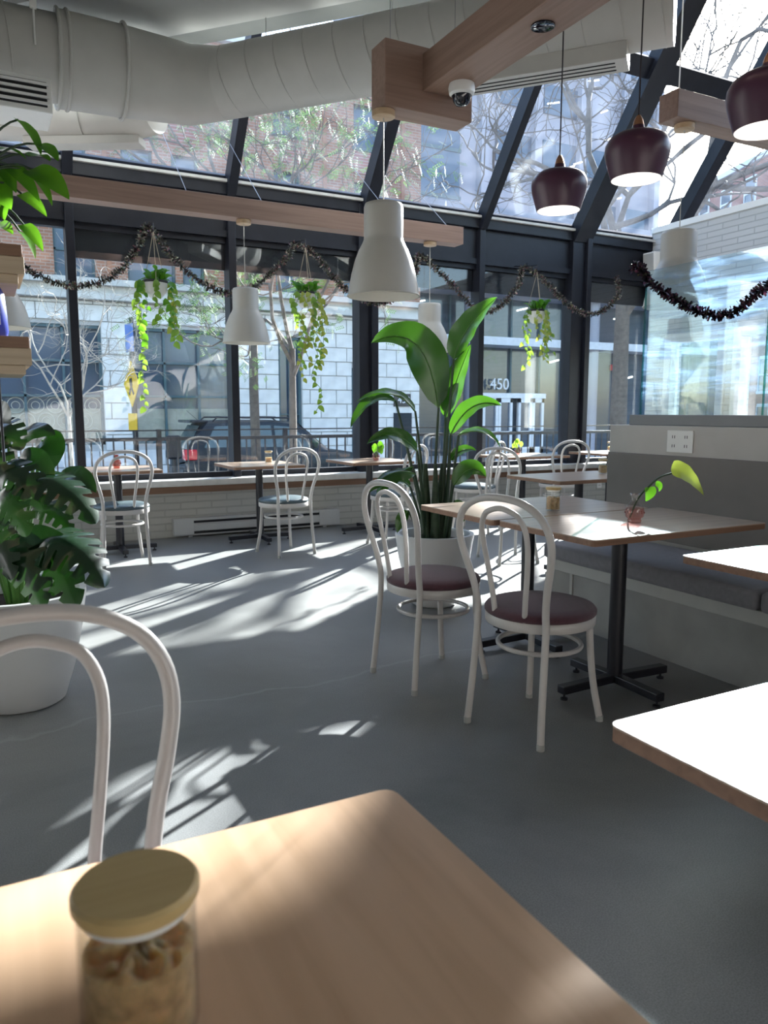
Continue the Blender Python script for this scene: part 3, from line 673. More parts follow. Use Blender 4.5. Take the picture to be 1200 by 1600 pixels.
# tall leaves: stalk foot, leaf base, mid, tip, width, facing
TL = [
 ((.03, .0), (.105, 1.51, -.02), (.19, 1.70, -.05), (.345, 1.86, -.12), .185, (-.5, -.75, .5), .25),
 ((-.02, .0), (.02, 1.22, .03), (-.12, 1.60, -.02), (-.39, 1.60, -.10), .25, (-.1, -.9, .5), .22),
 ((.05, .03), (.065, 1.16, .06), (.13, 1.39, .03), (.21, 1.60, .0), .15, (-.6, -.8, .2), .3),
 ((-.03, .02), (-.12, 1.20, .1), (-.27, 1.305, .06), (-.48, 1.26, .0), .13, (-.1, -.35, 1), .3),
 ((-.04, -.02), (-.245, 1.265, -.02), (-.40, 1.25, -.06), (-.515, 1.10, -.1), .12, (-.4, -.5, .8), .3),
 ((-.05, -.03), (-.115, .965, -.1), (-.26, 1.06, -.14), (-.415, 1.01, -.18), .12, (-.1, -.7, .8), .2),
 ((-.05, -.06), (-.13, .83, -.18), (-.27, .84, -.24), (-.41, .73, -.27), .13, (-.2, -.6, .9), -.3),
 ((-.04, -.08), (-.14, .87, -.1), (-.28, .80, -.16), (-.36, .70, -.2), .10, (-.2, -.6, .9), -.3),
 ((-.06, .05), (-.15, .73, .1), (-.21, .765, .08), (-.28, .745, .05), .08, (-.1, -.7, .8), .2),
 ((.06, .0), (.09, 1.06, -.04), (.22, 1.23, -.06), (.385, 1.235, -.1), .12, (-.3, -.8, .6), .25),
 ((.07, -.03), (.135, 1.06, -.08), (.27, 1.08, -.12), (.375, .99, -.16), .085, (.2, -.35, 1), .3),
 ((.07, .05), (.09, .90, -.02), (.16, .965, -.04), (.245, .965, -.06), .075, (-.2, -.7, .7), .2),
 ((.05, -.06), (.105, .76, -.12), (.20, .86, -.15), (.29, .815, -.18), .12, (-.1, -.8, .5), .3),
 ((.08, -.04), (.12, .66, -.05), (.16, .60, -.07), (.17, .53, -.08), .07, (-.1, -.9, .2), .2),
 ((-.08, -.04), (-.17, .60, -.1), (-.21, .55, -.12), (-.235, .47, -.13), .07, (-.1, -.9, .2), .2),
 ((.02, .05), (.09, 1.22, .12), (.13, 1.32, .13), (.19, 1.42, .12), .10, (-.3, -.9, .2), .3),
]
for (ft, b, md, tpz, wd, up, fd) in TL:
    petiole(tp, PL(ft[0], .40, ft[1]), PL(*b), .013, .007, bow=.02)
    upw = CR * up[0] + CF * up[1] + V((0, 0, up[2]))
    m = MB(); leaf(m, PL(*b), PL(*md), PL(*tpz), wd, upw, 18, fd, 'lance', 0, 0.05)
    lf = m.build('leaf', 'leaf_strelitzia', tp, True, world=True)
    bb, mm, tt = PL(*b), PL(*md), PL(*tpz); c = mm * 2 - (bb + tt) * .5
    MB().tube([bez(bb, c, tt, i / 8) - V((0, 0, .002)) for i in range(9)], [.006 - .0006 * i for i in range(9)], 6).build('midrib', 'stem_green', lf, True).location = -tp.location
for (a, b, r) in (((-.05, 0), (-.06, .02), .045), ((.04, .02), (.05, .03), .05), ((.0, -.05), (.0, -.04), .035)):
    MB().tube([PL(a[0], .38, a[1]), PL((a[0] + b[0]) / 2, .62, b[1]), PL(b[0], .88, b[1])], [r, r * .75, r * .3], 12).build('stem_base', 'trunk_green', tp, True, world=True)

# --- monstera
QX, QY = 0.085, 3.42
mo = thing('potted_plant', 'dark split-leaf plant in a large white pot', 'plant', (QX, QY, 0))
pot(mo, 0.27, 0.17, 0.47)
# leaf base, mid, tip (metres), width, facing (right, back, up), fold, number of splits
ML = [
 ((.12, 3.04, .96), (.24, 2.91, .94), (.335, 2.81, .81), .19, (.3, -.5, .8), -.3, 7),
 ((.14, 2.97, .75), (.26, 2.83, .74), (.345, 2.74, .595), .24, (.35, -.5, .8), -.35, 7),
 ((.09, 2.96, .74), (.19, 2.83, .68), (.25, 2.75, .53), .19, (.1, -.9, .45), -.2, 6),
 ((.05, 2.95, .74), (.11, 2.85, .67), (.145, 2.78, .53), .17, (-.1, -.9, .4), -.2, 6),
 ((.09, 3.28, 1.07), (.17, 3.20, 1.13), (.245, 3.13, 1.11), .13, (-.1, -.6, .8), -.2, 0),
 ((.21, 3.25, 1.09), (.225, 3.18, 1.05), (.215, 3.13, .97), .13, (.3, -.9, .2), .1, 0),
 ((.12, 3.15, 1.03), (.18, 3.06, 1.02), (.225, 3.00, .955), .09, (.1, -.8, .6), .1, 0),
 ((.25, 3.26, .94), (.32, 3.15, .95), (.375, 3.09, .89), .105, (.1, -.6, .8), .15, 0),
 ((.05, 3.20, 1.14), (.09, 3.12, 1.13), (.125, 3.07, 1.06), .125, (-.1, -.7, .7), -.15, 5),
 ((.05, 3.28, 1.17), (.07, 3.20, 1.17), (.085, 3.15, 1.08), .12, (-.4, -.8, .4), .1, 0),
 ((.04, 3.09, .99), (.12, 2.97, .97), (.175, 2.89, .86), .15, (.0, -.7, .7), -.25, 6),
 ((.02, 3.05, .89), (.08, 2.94, .87), (.115, 2.88, .77), .15, (-.2, -.8, .6), -.2, 6),
 ((-.03, 3.18, 1.07), (.03, 3.09, 1.05), (.075, 3.03, .96), .15, (-.2, -.8, .6), -.2, 5),
 ((.16, 3.22, .84), (.23, 3.12, .82), (.275, 3.06, .74), .11, (.1, -.7, .7), -.2, 5),
 ((-.02, 3.00, .78), (.03, 2.91, .74), (.06, 2.85, .63), .15, (-.3, -.9, .4), -.2, 6),
 ((-.05, 3.10, .80), (-.12, 3.02, .78), (-.17, 2.96, .66), .17, (-.5, -.6, .6), -.2, 6),
 ((.09, 3.60, .86), (.13, 3.72, .92), (.18, 3.82, .82), .19, (.1, .6, .7), -.2, 6),
 ((-.05, 3.52, .95), (-.15, 3.58, .98), (-.24, 3.62, .88), .18, (-.4, .3, .8), -.2, 6),
 ((.19, 3.42, 1.04), (.24, 3.34, 1.09), (.285, 3.28, 1.07), .11, (.1, -.7, .7), .1, 0),
]
for (b, md, tpz, wd, up, fd, nc) in ML:
    B = V(b)
    petiole(mo, V((QX + (B.x - QX) * .2, QY + (B.y - QY) * .2, .42)), B, .009, .006, 'stem_green', bow=.06)
    upw = CR * up[0] + CF * up[1] + V((0, 0, up[2]))
    m = MB(); leaf(m, B, md, tpz, wd, upw, 44 if nc else 16, fd, 'mon' if nc else 'heart', nc, 0.03)
    m.build('leaf', 'leaf_monstera', mo, True, world=True)

# --- hanging shelf with a pothos and a blue bag
sh = thing('hanging_shelf', 'two-tier hanging timber shelf holding a leafy plant and a blue bag', 'shelf', (-0.35, 2.5, 1.3))
for (z, x1) in ((1.565, 0.125), (1.325, 0.13)):
    MB().box(-0.85, x1, 2.32, 2.62, z + .045, z + .075).build('dark_board', 'shelf_dark', sh, world=True, bevel=.002)
    MB().box(-0.85, x1 + .004, 2.325, 2.615, z, z + .045).build('pale_board', 'shelf_pale', sh, world=True, bevel=.002)
    MB().box(-0.85, x1 - .012, 2.34, 2.60, z - .025, z).build('under_board', 'shelf_pale', sh, world=True, bevel=.002)
for x in (0.055, -0.75):
    MB().tube([(x, 2.56, 1.05), (x, 2.56, 4.0)], .004, 8).build('hanger_rod', 'black_metal', sh, True, world=True)
bg_ = thing('snack_bag', 'shiny blue snack bag with orange print on the lower shelf', 'bag', (0.035, 2.42, 1.40))
prof = [(.075, .02, 0), (.08, .035, .02), (.078, .04, .07), (.074, .036, .12), (.06, .022, .15), (.05, .008, .165)]
m = MB(); vs = []; nseg = 16
for (a, b, z) in prof: vs += [(a * (1 if abs(math.cos(2 * math.pi * k / nseg)) < 2 else 0) * math.cos(2 * math.pi * k / nseg) - .03, b * math.sin(2 * math.pi * k / nseg), z) for k in range(nseg)]
fs = [(i * nseg + k, i * nseg + (k + 1) % nseg, (i + 1) * nseg + (k + 1) % nseg, (i + 1) * nseg + k) for i in range(len(prof) - 1) for k in range(nseg)]
m.add(vs, fs + [tuple(range(nseg))[::-1], tuple(range((len(prof) - 1) * nseg, len(prof) * nseg))]); m.build('pouch', 'bag_blue', bg_, True)
MB().box(-.08, .03, -.041, -.036, .035, .075).build('silver_band', 'bag_silver', bg_)
MB().box(-.07, .025, -.040, -.034, .105, .12).build('print_strip', 'bag_print', bg_)
po = thing('pothos_plant', 'bright green heart-leaved plant in a black pot on the upper shelf', 'plant', (-0.02, 2.47, 1.64))
MB().lathe([(0, 0), (.085, 0), (.105, .13), (.1, .13), (.09, .12), (0, .12)], 28, (-.0, 0, 0)).build('pot', 'pot_black', po, True)
C0 = V((-0.02, 2.47, 1.64))
PLV = [ # leaf base, leaf tip, width, facing (right, back, up)
 ((.145, 2.50, 2.015), (.192, 2.41, 1.90), .045, (.8, -.5, .4)),
 ((.188, 2.46, 1.945), (.232, 2.37, 1.88), .05, (.5, -.7, .5)),
 ((.170, 2.46, 1.875), (.252, 2.34, 1.775), .078, (.3, -.8, .5)),
 ((.115, 2.49, 1.885), (.180, 2.38, 1.77), .05, (.4, -.8, .4)),
 ((.165, 2.46, 1.865), (.210, 2.37, 1.76), .036, (.7, -.6, .4)),
 ((.140, 2.46, 1.805), (.195, 2.37, 1.73), .042, (.4, -.8, .4)),
 ((.088, 2.49, 1.79), (.092, 2.42, 1.72), .045, (.2, -.9, .3)),
 ((.140, 2.45, 1.72), (.180, 2.36, 1.635), .042, (.4, -.8, .4)),
 ((.130, 2.45, 1.70), (.160, 2.37, 1.615), .03, (.7, -.4, .6)),
 ((.080, 2.50, 1.85), (.110, 2.42, 1.75), .075, (.1, -.95, .2)),
 ((.170, 2.46, 1.91), (.212, 2.38, 1.88), .05, (.2, -.3, .9)),
 ((.090, 2.51, 1.93), (.155, 2.41, 1.885), .03, (.2, -.3, .9)),
 ((.100, 2.50, 1.88), (.125, 2.42, 1.795), .045, (.2, -.8, .5)),
 ((.080, 2.48, 1.725), (.110, 2.40, 1.68), .035, (.3, -.8, .4)),
 ((.04, 2.50, 1.90), (.06, 2.42, 1.80), .08, (-.2, -.8, .5)),
]
for (b, tpz, wd, up) in PLV:
    B, T = V(b), V(tpz)
    petiole(po, C0 + V((0, 0, .11)), B, .004, .003, 'stem_dark', bow=.05)
    upw = CR * up[0] + CF * up[1] + V((0, 0, up[2])); M = (B + T) / 2 + upw.normalized() * (T - B).length * .10
    m = MB(); leaf(m, B, M, T, wd, upw, 14, .15, 'heart', 0, .02); m.build('leaf', 'leaf_pothos', po, True, world=True)

# --- hanging baskets
def hanging(x, y, label, vines, seed):
    rnd = random.Random(seed)
    t = thing('hanging_plant', label, 'plant', (x, y, 2.2), 0, 'hanging plants along the window')
    MB().lathe([(0, -.03), (.05, -.022), (.088, .02), (.1, .07), (.102, .115), (.095, .115), (.09, .1), (0, .1)], 32).build('bowl', 'pot_white', t, True)
    MB().lathe([(0.102, .098), (.105, .10), (.105, .118), (.1, .12)], 32).build('rim_band', 'pot_black', t, True)
    for a in (0.4, 2.5, 4.6):
        MB().tube([(.1 * math.cos(a), .1 * math.sin(a), .11), (0, 0, .53)], .0025, 5).build('rope', 'rope', t)
    MB().tube([(0, 0, .53), (0, 0, .60), (0, .2, .62), (0, .43, .66)], .005, 6).build('hook', 'black_metal', t, True)
    mt = MB()
    for i in range(16):
        a = rnd.uniform(0, 6.28); r = rnd.uniform(.03, .13)
        b = V((r * .4 * math.cos(a), r * .4 * math.sin(a), .12)); tt = V((r * 1.3 * math.cos(a), r * 1.3 * math.sin(a), .135 + rnd.uniform(.02, .10)))
        leaf(mt, b, (b + tt) / 2 + V((0, 0, .025)), tt, .07, V((rnd.uniform(-.3, .3), -.6, .8)), 6, .15, 'heart', cols=2)
    mt.build('crown_leaves', 'leaf_pothos', t, True)
    for (a, L, wob, ms) in vines:
        pth = [V((.05 * math.cos(a), .05 * math.sin(a), .12)), V((.115 * math.cos(a), .115 * math.sin(a), .13)), V((.14 * math.cos(a), .14 * math.sin(a), .05))]
        nst = max(3, int(L / .1))
        for i in range(nst):
            pth.append(V((.14 * math.cos(a) + rnd.uniform(-1, 1) * wob, .14 * math.sin(a) + rnd.uniform(-1, 1) * wob * .5, .05 - (i + 1) * L / nst)))
        sp = smooth_path(pth, 4)
        vn = MB().tube(sp, .0025, 5).build('vine', 'stem_green', t, True)
        ml = MB()
        for i in range(6, len(sp), 2):
            s = rnd.choice((-1, 1)); b = sp[i]; ln = rnd.uniform(.04, .07)
            tt = b + V((s * ln * .7, rnd.uniform(-.03, .01), -ln * .8))
            leaf(ml, b, (b + tt) / 2 + V((0, -.008, .006)), tt, ln * .85, V((rnd.uniform(-.4, .4), -1, .4)), 6, .15, 'heart', cols=2)
        ml.build('vine_leaves', ms, vn, True)
    return t
hanging(1.41, 6.96, 'hanging white bowl with long trailing vines, above the red vase table', [(3.3, .28, .03, 'leaf_vine'), (3.6, .45, .04, 'leaf_pothos'), (2.9, 1.02, .03, 'leaf_vine'), (5.9, .40, .04, 'leaf_vine'), (6.1, .33, .04, 'leaf_yellow'), (.2, .45, .03, 'leaf_vine'), (5.5, .3, .04, 'leaf_pothos'), (4.7, .28, .05, 'leaf_vine')], 1)
hanging(2.81, 6.96, 'hanging white bowl with yellow-green vines, in front of the street tree', [(3.3, .25, .05, 'leaf_vine'), (4.2, .75, .06, 'leaf_yellow'), (4.6, .6, .06, 'leaf_yellow'), (5.2, .62, .06, 'leaf_yellow'), (5.8, .3, .05, 'leaf_yellow'), (.1, .5, .05, 'leaf_vine'), (3.8, .62, .05, 'leaf_vine'), (5.0, 1.05, .06, 'leaf_vine')], 2)
hanging(5.56, 6.96, 'hanging white bowl with pale vines, in the bay beside the thick post', [(3.3, .4, .05, 'leaf_vine'), (4.2, .25, .05, 'leaf_yellow'), (5.4, .4, .06, 'leaf_vine'), (5.9, .35, .05, 'leaf_yellow'), (.1, .42, .04, 'leaf_vine'), (4.8, .5, .05, 'leaf_yellow'), (3.0, .55, .08, 'leaf_vine')], 3)

# --- tinsel garlands
def garland(name, pts, label, mat, seed, rad=.045, dens=.0018):
    rnd = random.Random(seed); pth = smooth_path(pts, 10); o = V(pts[0])
    t = thing(name, label, 'garland', tuple(o))
    MB().tube([p - o for p in pth], .004, 5).build('core_wire', 'black_metal', t)
    m = MB()
    for i in range(len(pth) - 1):
        a, b = pth[i], pth[i + 1]; L = (b - a).length; d = (b - a).normalized()
        for k in range(int(L / dens)):
            p = a + (b - a) * rnd.random() - o
            u = V((rnd.gauss(0, 1), rnd.gauss(0, 1), rnd.gauss(0, 1))); u = (u - d * u.dot(d) * .6).normalized(); ln = rad * rnd.uniform(.5, 1.1)
            s = u.orthogonal().normalized(); s = Quaternion(u, rnd.uniform(0, 6.28)) @ s * .0055
            q = p + u * ln
            m.add([p - s, p + s, q + s, q - s], [(0, 1, 2, 3)])
    tn = m.build('tinsel', mat, t); tn['kind'] = 'stuff'
    return t
yg = 7.02
gp = [(.10, 2.62), (.37, 2.37), (.58, 2.27), (.78, 2.235), (.98, 2.29), (1.14, 2.40), (1.29, 2.60), (1.41, 2.82), (1.55, 2.58), (1.74, 2.40), (1.92, 2.30), (2.10, 2.265), (2.28, 2.32), (2.46, 2.46), (2.65, 2.64), (2.81, 2.81), (2.95, 2.66), (3.11, 2.50), (3.30, 2.36), (3.50, 2.29), (3.66, 2.285), (3.83, 2.36), (4.03, 2.58), (4.19, 2.83), (4.35, 2.62), (4.58, 2.45), (4.75, 2.32), (4.93, 2.27), (5.12, 2.35), (5.35, 2.58), (5.57, 2.83), (5.74, 2.64), (5.97, 2.48), (6.16, 2.37), (6.36, 2.33), (6.52, 2.35), (6.68, 2.43), (6.84, 2.6), (6.97, 2.82)]
garland('tinsel_garland', [(x, yg if z < 2.78 else 7.2, z) for x, z in gp], 'silver and dark tinsel garland swagged across the window wall', 'tinsel', 5)
gp2 = [(3.44, 3.2), (3.40, 2.03), (3.33, 1.97), (3.28, 1.92), (3.16, 1.85), (3.04, 1.78), (2.95, 1.735), (2.87, 1.71), (2.80, 1.695), (2.74, 1.70), (2.66, 1.735), (2.58, 1.785), (2.46, 1.86), (2.34, 1.95), (2.25, 2.0), (2.14, 1.93), (1.98, 1.82), (1.8, 1.73), (1.62, 1.70), (1.45, 1.74), (1.28, 1.86), (1.15, 2.0)]
garland('tinsel_garland', [(3.485, 3.47, 2.03), (3.475, 3.42, 2.055), (3.46, 3.37, 2.01)] + [(3.442, y, z) for y, z in gp2[2:]], 'dark plum tinsel garland hung over the glass screen', 'tinsel_dark', 6, .036, .0011)

# ================================================================== TABLE THINGS
def jar(x, y, z, label, k=1.0, fill=.55, hh=.10):
    t = thing('sugar_jar', label, 'jar', (x, y, z), 0, 'sugar jars on the tables'); r, h = .034 * k, hh * k
    MB().lathe([(0, .002), (r * .95, 0), (r, .004), (r, h), (r - .002, h), (r - .002, .006), (0, .006)], 36).build('jar_body', 'jar_glass', t, True)
    rnd = random.Random(int(x * 100)); m = MB(); n = 28; prof = [(0, .007), (r - .003, .007), (r - .003, h * fill)]
    m.lathe(prof, n)
    vs = []; rings = 6
    for i in range(rings + 1):
        rr = (r - .003) * (1 - i / rings)
        for q in range(n): vs.append((rr * math.cos(6.2832 * q / n), rr * math.sin(6.2832 * q / n), h * fill + (0 if i == 0 else rnd.uniform(-.003, .006) * k)))
    m.add(vs, [(i * n + q, i * n + (q + 1) % n, (i + 1) * n + (q + 1) % n, (i + 1) * n + q) for i in range(rings) for q in range(n)])
    m.build('brown_sugar', 'sugar', t, True, ang=80)
    MB().lathe([(0, h - .008), (r - .004, h - .008), (r - .003, h)], 36).build('lid_seal', 'inner_white', t, True)
    MB().lathe([(0, h), (r + .001, h), (r + .003, h + .004), (r + .003, h + .010), (r, h + .0135), (0, h + .014)], 36).build('lid', 'bamboo', t, True)
    return t
jar(.084, .572, TH, 'big sugar jar with a round bamboo lid on the pale oak table', 1.32, .62, .082)
jar(2.45, 2.90, TH, 'sugar jar on the table beside the pink vase table', 1.02, .62)
jar(4.27, 4.48, TH, 'sugar jar on the table beyond the end of the bench', 1.0, .6)
jar(2.37, 6.86, TH, 'sugar jar on the window table by the heater', 1.0, .5)
jar(6.80, 7.02, TH, 'sugar jar on the window table near the brick wall', 1.0, .5)
def bud_vase(x, y, label, m_low, m_top, k=1.0):
    t = thing('bud_vase', label, 'vase', (x, y, TH))
    MB().lathe([(0, .002), (.028 * k, 0), (.03 * k, .01 * k), (.027 * k, .016 * k), (.038 * k, .026 * k), (.041 * k, .045 * k), (.038 * k, .062 * k)], 28).build('lower_body', m_low, t, True)
    MB().lathe([(.038 * k, .062 * k), (.033 * k, .074 * k), (.022 * k, .086 * k), (.017 * k, .1 * k), (.018 * k, .118 * k), (.024 * k, .124 * k), (.023 * k, .127 * k), (.016 * k, .12 * k)], 28).build('neck', m_top, t, True)
    for i in range(12):
        a = i * math.pi / 6
        MB().lathe([(0, -.004), (.004, 0), (0, .004)], 6, (.041 * k * math.cos(a), .041 * k * math.sin(a), .044 * k)).build('glass_bead', m_low, t, True)
    return t
bud_vase(2.50, 2.42, 'pink bubbled glass bud vase on the table by the bench', 'pink_glass', 'clear_glass')
ct = thing('leaf_cutting', 'single arching stem with a drooping yellow-green leaf in the pink vase', 'plant', (2.50, 2.42, TH + .02))
O = V((2.50, 2.42, TH + .02))
def CL(u, v, w=0.0): return O + CR * u + V((0, 0, v)) + CF * w
MB().tube(smooth_path([CL(-.02, .0), CL(.01, .08), CL(.05, .13), CL(.10, .175), CL(.155, .195)], 5), [.004] * 20 + [.003], 8).build('stem', 'stem_dark', ct, True, world=True)
m = MB(); leaf(m, CL(.15, .215), CL(.215, .185, -.02), CL(.285, .10, -.03), .095, CR * .5 - CF * .8 + V((0, 0, .4)), 16, .15, 'heart', 0, .03); m.build('leaf', 'leaf_yellow', ct, True, world=True)
m = MB(); leaf(m, CL(.06, .135), CL(.055, .11, -.02), CL(.035, .075, -.03), .05, -CF + V((0, 0, .3)), 12, .2, 'heart'); m.build('leaf', 'leaf_pothos', ct, True, world=True)
m = MB(); leaf(m, CL(.085, .15), CL(.10, .14, -.01), CL(.098, .115, -.01), .028, -CF + V((0, 0, .3)), 10, .2, 'heart'); m.build('leaf', 'leaf_pothos', ct, True, world=True)
bud_vase(1.00, 6.80, 'small red glass bud vase on a window table', 'red_glass', 'red_glass', .9)
def cutting(x, y, label, k, mat, seed):
    rnd = random.Random(seed); t = thing('leaf_cutting', label, 'plant', (x, y, TH + .02)); o = V((x, y, TH + .02))
    for i in range(5):
        a = o + V((0, 0, .0)); b = o + CR * rnd.uniform(-.06, .07) * k + V((0, 0, rnd.uniform(.10, .17) * k)) + CF * rnd.uniform(-.04, .03)
        MB().tube([a, (a + b) / 2 + V((0, 0, .02)), b], .0025, 6).build('stem', 'stem_green', t, True, world=True)
        e = b + CR * rnd.uniform(-.03, .04) - V((0, 0, .06 * k)) - CF * .02
        m = MB(); leaf(m, b, (b + e) / 2 + CR * .012, e, .055 * k, -CF + V((0, 0, .3)), 8, .15, 'heart', cols=2); m.build('leaf', mat, t, True, world=True)
bud_vase(3.42, 6.70, 'small clear bud vase on the window table before the thick post', 'pink_glass', 'clear_glass', .9)
cutting(3.42, 6.70, 'bushy leaf cutting in the vase before the thick post', 1.0, 'leaf_pothos', 3)
bud_vase(5.30, 6.90, 'small pale bud vase on the window table past the tall plant', 'pink_glass', 'clear_glass', .95)
cutting(5.30, 6.90, 'thin pale sprig in the vase past the tall plant', .9, 'leaf_vine', 8)

# ================================================================== WALL FITTINGS
ht = thing('baseboard_heater', 'long white electric baseboard heater under the window sill', 'heater', (2.4, 7.3, 0.02))
MB().box(1.56, 3.28, 7.275, 7.348, 0.02, 0.185).build('casing', 'heater_white', ht, world=True, bevel=.004)
MB().box(1.75, 3.05, 7.262, 7.28, 0.06, 0.125).build('front_panel', 'heater_white', ht, world=True, bevel=.004)
for z in (0.035, 0.138): MB().box(1.75, 3.05, 7.268, 7.277, z, z + .022).build('vent_slot', 'black_gap', ht, world=True)
for x in (1.56, 3.05): MB().box(x, x + .23 if x > 2 else x + .19, 7.266, 7.3, 0.03, 0.18).build('end_cap', 'heater_white', ht, world=True, bevel=.003)
for z in (0.0,):
    for x in (1.7, 3.1): MB().box(x, x + .04, 7.29, 7.34, 0.0, 0.02).build('foot', 'heater_white', ht, world=True)
def outlet(x, y, z, axis, label, k=1):
    t = thing('wall_outlet', label, 'outlet', (x, y, z))
    w_, h_ = .04 * k, .06
    if axis == 'y':
        MB().box(-w_, w_, -.008, 0, -h_, h_).build('plate', 'plastic_white', t, bevel=.002)
        for dz in (-.025, .025):
            for dx in (-.009, .009): MB().box(dx - .002, dx + .002, -.0085, -.0075, dz - .008, dz + .008).build('slot', 'black_gap', t)
    else:
        MB().box(-.008, 0, -w_, w_, -h_, h_).build('plate', 'plastic_white', t, bevel=.002)
        for dz in (-.025, .025):
            for dx in ([-.009, .009] if k < 1.5 else [-.05, -.035, .035, .05]): MB().box(-.0085, -.0075, dx - .002, dx + .002, dz - .008, dz + .008).build('slot', 'black_gap', t)
outlet(.93, 7.35, .27, 'y', 'wall outlet behind the red vase table chair')
outlet(5.28, 7.35, .28, 'y', 'wall outlet low on the brick, past the tall plant')
outlet(6.95, 7.35, .29, 'y', 'wall outlet low on the brick beside the side wall')
outlet(3.40, 2.98, 1.035, 'x', 'wide outlet plate on the half wall above the bench', 2.2)
outlet(XW, 7.15, 1.32, 'x', 'triple switch plate on the white brick wall', 2.0)
sp = thing('wall_speaker', 'small white wall speaker high on the brick wall', 'speaker', (XW, 7.22, 3.05))
MB().prism([(0, -.10, -.12), (-.16, -.08, -.13), (-.18, -.08, .12), (0, -.10, .12)], (0, .19, 0)).build('cabinet', 'plastic_white', sp, bevel=.01)
MB().prism([(-.163, -.065, -.11), (-.168, -.065, -.11), (-.186, -.065, .10), (-.181, -.065, .10)], (0, .16, 0)).build('grille', 'soffit_white', sp)

# ================================================================== OUTSIDE
SZ = -0.70
S(MB().box(-60, 120, 7.62, 120, SZ - .3, SZ).build('ground_street', 'asphalt'), 'grey asphalt street')
S(MB().box(-20, 40, 7.62, 13.2, SZ, -0.45).build('ground_sidewalk', 'sidewalk'), 'pale concrete pavement outside the windows')
S(MB().box(-20, 60, 20.2, 25.2, SZ, -0.5).build('ground_far_sidewalk', 'sidewalk'), 'far pavement across the street')
S(MB().box(-6, 14, 7.62, 9.25, -0.45, -0.12).build('ground_terrace', 'sidewalk'), 'raised concrete terrace under the railing')
# railing
YR = 9.0
for (xa, xb, lb) in ((-1.2, 3.3, 'black metal railing section outside the red vase table'), (3.3, 7.8, 'black metal railing section outside the thick window post with the vase table'), (7.8, 12.3, 'black metal railing section outside, near the 450 entrance doors')):
    rl = thing('railing', lb, 'railing', (xa, YR, -0.12), 0, 'railing sections on the terrace')
    MB().box(xa, xb, YR - .02, YR + .02, .865, .905).build('top_rail', 'black_metal', rl, world=True)
    MB().box(xa, xb, YR - .008, YR + .008, .975, .99).build('upper_bar', 'black_metal', rl, world=True)
    MB().box(xa, xb, YR - .015, YR + .015, .02, .05).build('bottom_rail', 'black_metal', rl, world=True)
    for x in (xa + .03, xa + 1.5, xa + 3.0):
        MB().box(x - .025, x + .025, YR - .025, YR + .025, -.12, .995).build('post', 'black_metal', rl, world=True)
    pk = None; i = 0; x = xa + .14
    while x < xb - .05:
        if pk is None: pk = MB().box(-.008, .008, -.008, .008, .05, .866).mesh('picket', 'black_metal')
        o = link('picket', pk, rl); o.location = (x - xa, 0, .12); x += .118
# --- stone and brick building across the street
YB = 21.5
bd = thing('brick_building', 'tan brick building with pale stone ground floor across the street', 'building', (6, YB, SZ))
XL, XR = -9.0, 12.55
gwin = [(-7.6, -4.4, 'big'), (-3.7, -.4, 'big'), (.1, 2.92, 'big'), (3.62, 6.40, 'big'), (7.80, 8.52, 'tall'), (10.15, 10.85, 'door')]
up1 = [(x, x + .62) for x in (-7.8, -5.0, -3.0, -.9)] + [(1.88, 2.86), (3.66, 4.91), (5.1, 5.7), (7.75, 8.55), (9.9, 10.7)]
def holes_wall(x0, x1, z0, z1, holes, y0, y1):
    m = MB(); xs = sorted(set([x0, x1] + [h[0] for h in holes] + [h[1] for h in holes])); zs = sorted(set([z0, z1] + [h[2] for h in holes] + [h[3] for h in holes]))
    for i in range(len(xs) - 1):
        for j in range(len(zs) - 1):
            cx, cz = (xs[i] + xs[i + 1]) / 2, (zs[j] + zs[j + 1]) / 2
            if any(h[0] < cx < h[1] and h[2] < cz < h[3] for h in holes): continue
            m.box(xs[i], xs[i + 1], y0, y1, zs[j], zs[j + 1])
    return m
GH = []
for (a, b, kd) in gwin: GH.append((a, b, .32 if kd == 'big' else SZ + .2, 3.42 if kd == 'big' else (3.36 if kd == 'tall' else 2.52)))
holes_wall(XL, XR, SZ, 4.05, GH, YB + .06, YB + .5).build('stone_wall', 'stone_joint', bd, world=True)
# stone blocks, each its own piece
blk = {}
rowh = .42; cnt = 0
zz = SZ + .02
rown = 0
while zz < 4.0:
    z1 = min(zz + rowh, 4.03); x = -1.2 - (.35 if rown % 2 else 0)
    while x < XR - .02:
        x1 = min(x + .86, XR)
        segs = [(max(x, -1.2), x1)]
        for (a, b, c, d) in GH:
            if d > zz + .03 and c < z1 - .03:
                ns = []
                for (p, q) in segs:
                    if q <= a or p >= b: ns.append((p, q))
                    else:
                        if p < a: ns.append((p, a))
                        if q > b: ns.append((b, q))
                segs = ns
        for (p, q) in segs:
            if q - p > .06 and cnt < 300:
                key = (round(q - p, 2), round(z1 - zz, 2))
                if key not in blk: blk[key] = MB().box(.012, key[0] - .012, 0, .07, .012, key[1] - .012).mesh('stone_block', 'stone_pale')
                o = link('stone_block', blk[key], bd); o.location = (p - 6, -.0 + random.uniform(-.006, .006), zz - SZ); cnt += 1
        x += .86
    zz += rowh; rown += 1
m = MB(); m.box(XL, XR + .05, YB - .28, YB + .5, 4.05, 4.22); m.box(XL, XR + .05, YB - .16, YB + .5, 4.22, 4.40); m.box(XL, XR + .1, YB - .36, YB + .5, 4.40, 4.56)
m.build('cornice', 'cornice_stone', bd, world=True)
ZTOP = 11.0
UH = [(a, b, 4.62, 5.95) for a, b in up1]
up2 = [(-7.8, -7.0), (-5, -4.2), (-2.5, -1.7), (.5, 1.3), (1.9, 2.75), (3.60, 4.40), (4.88, 5.60), (7.75, 8.57), (10.25, 11.1)]
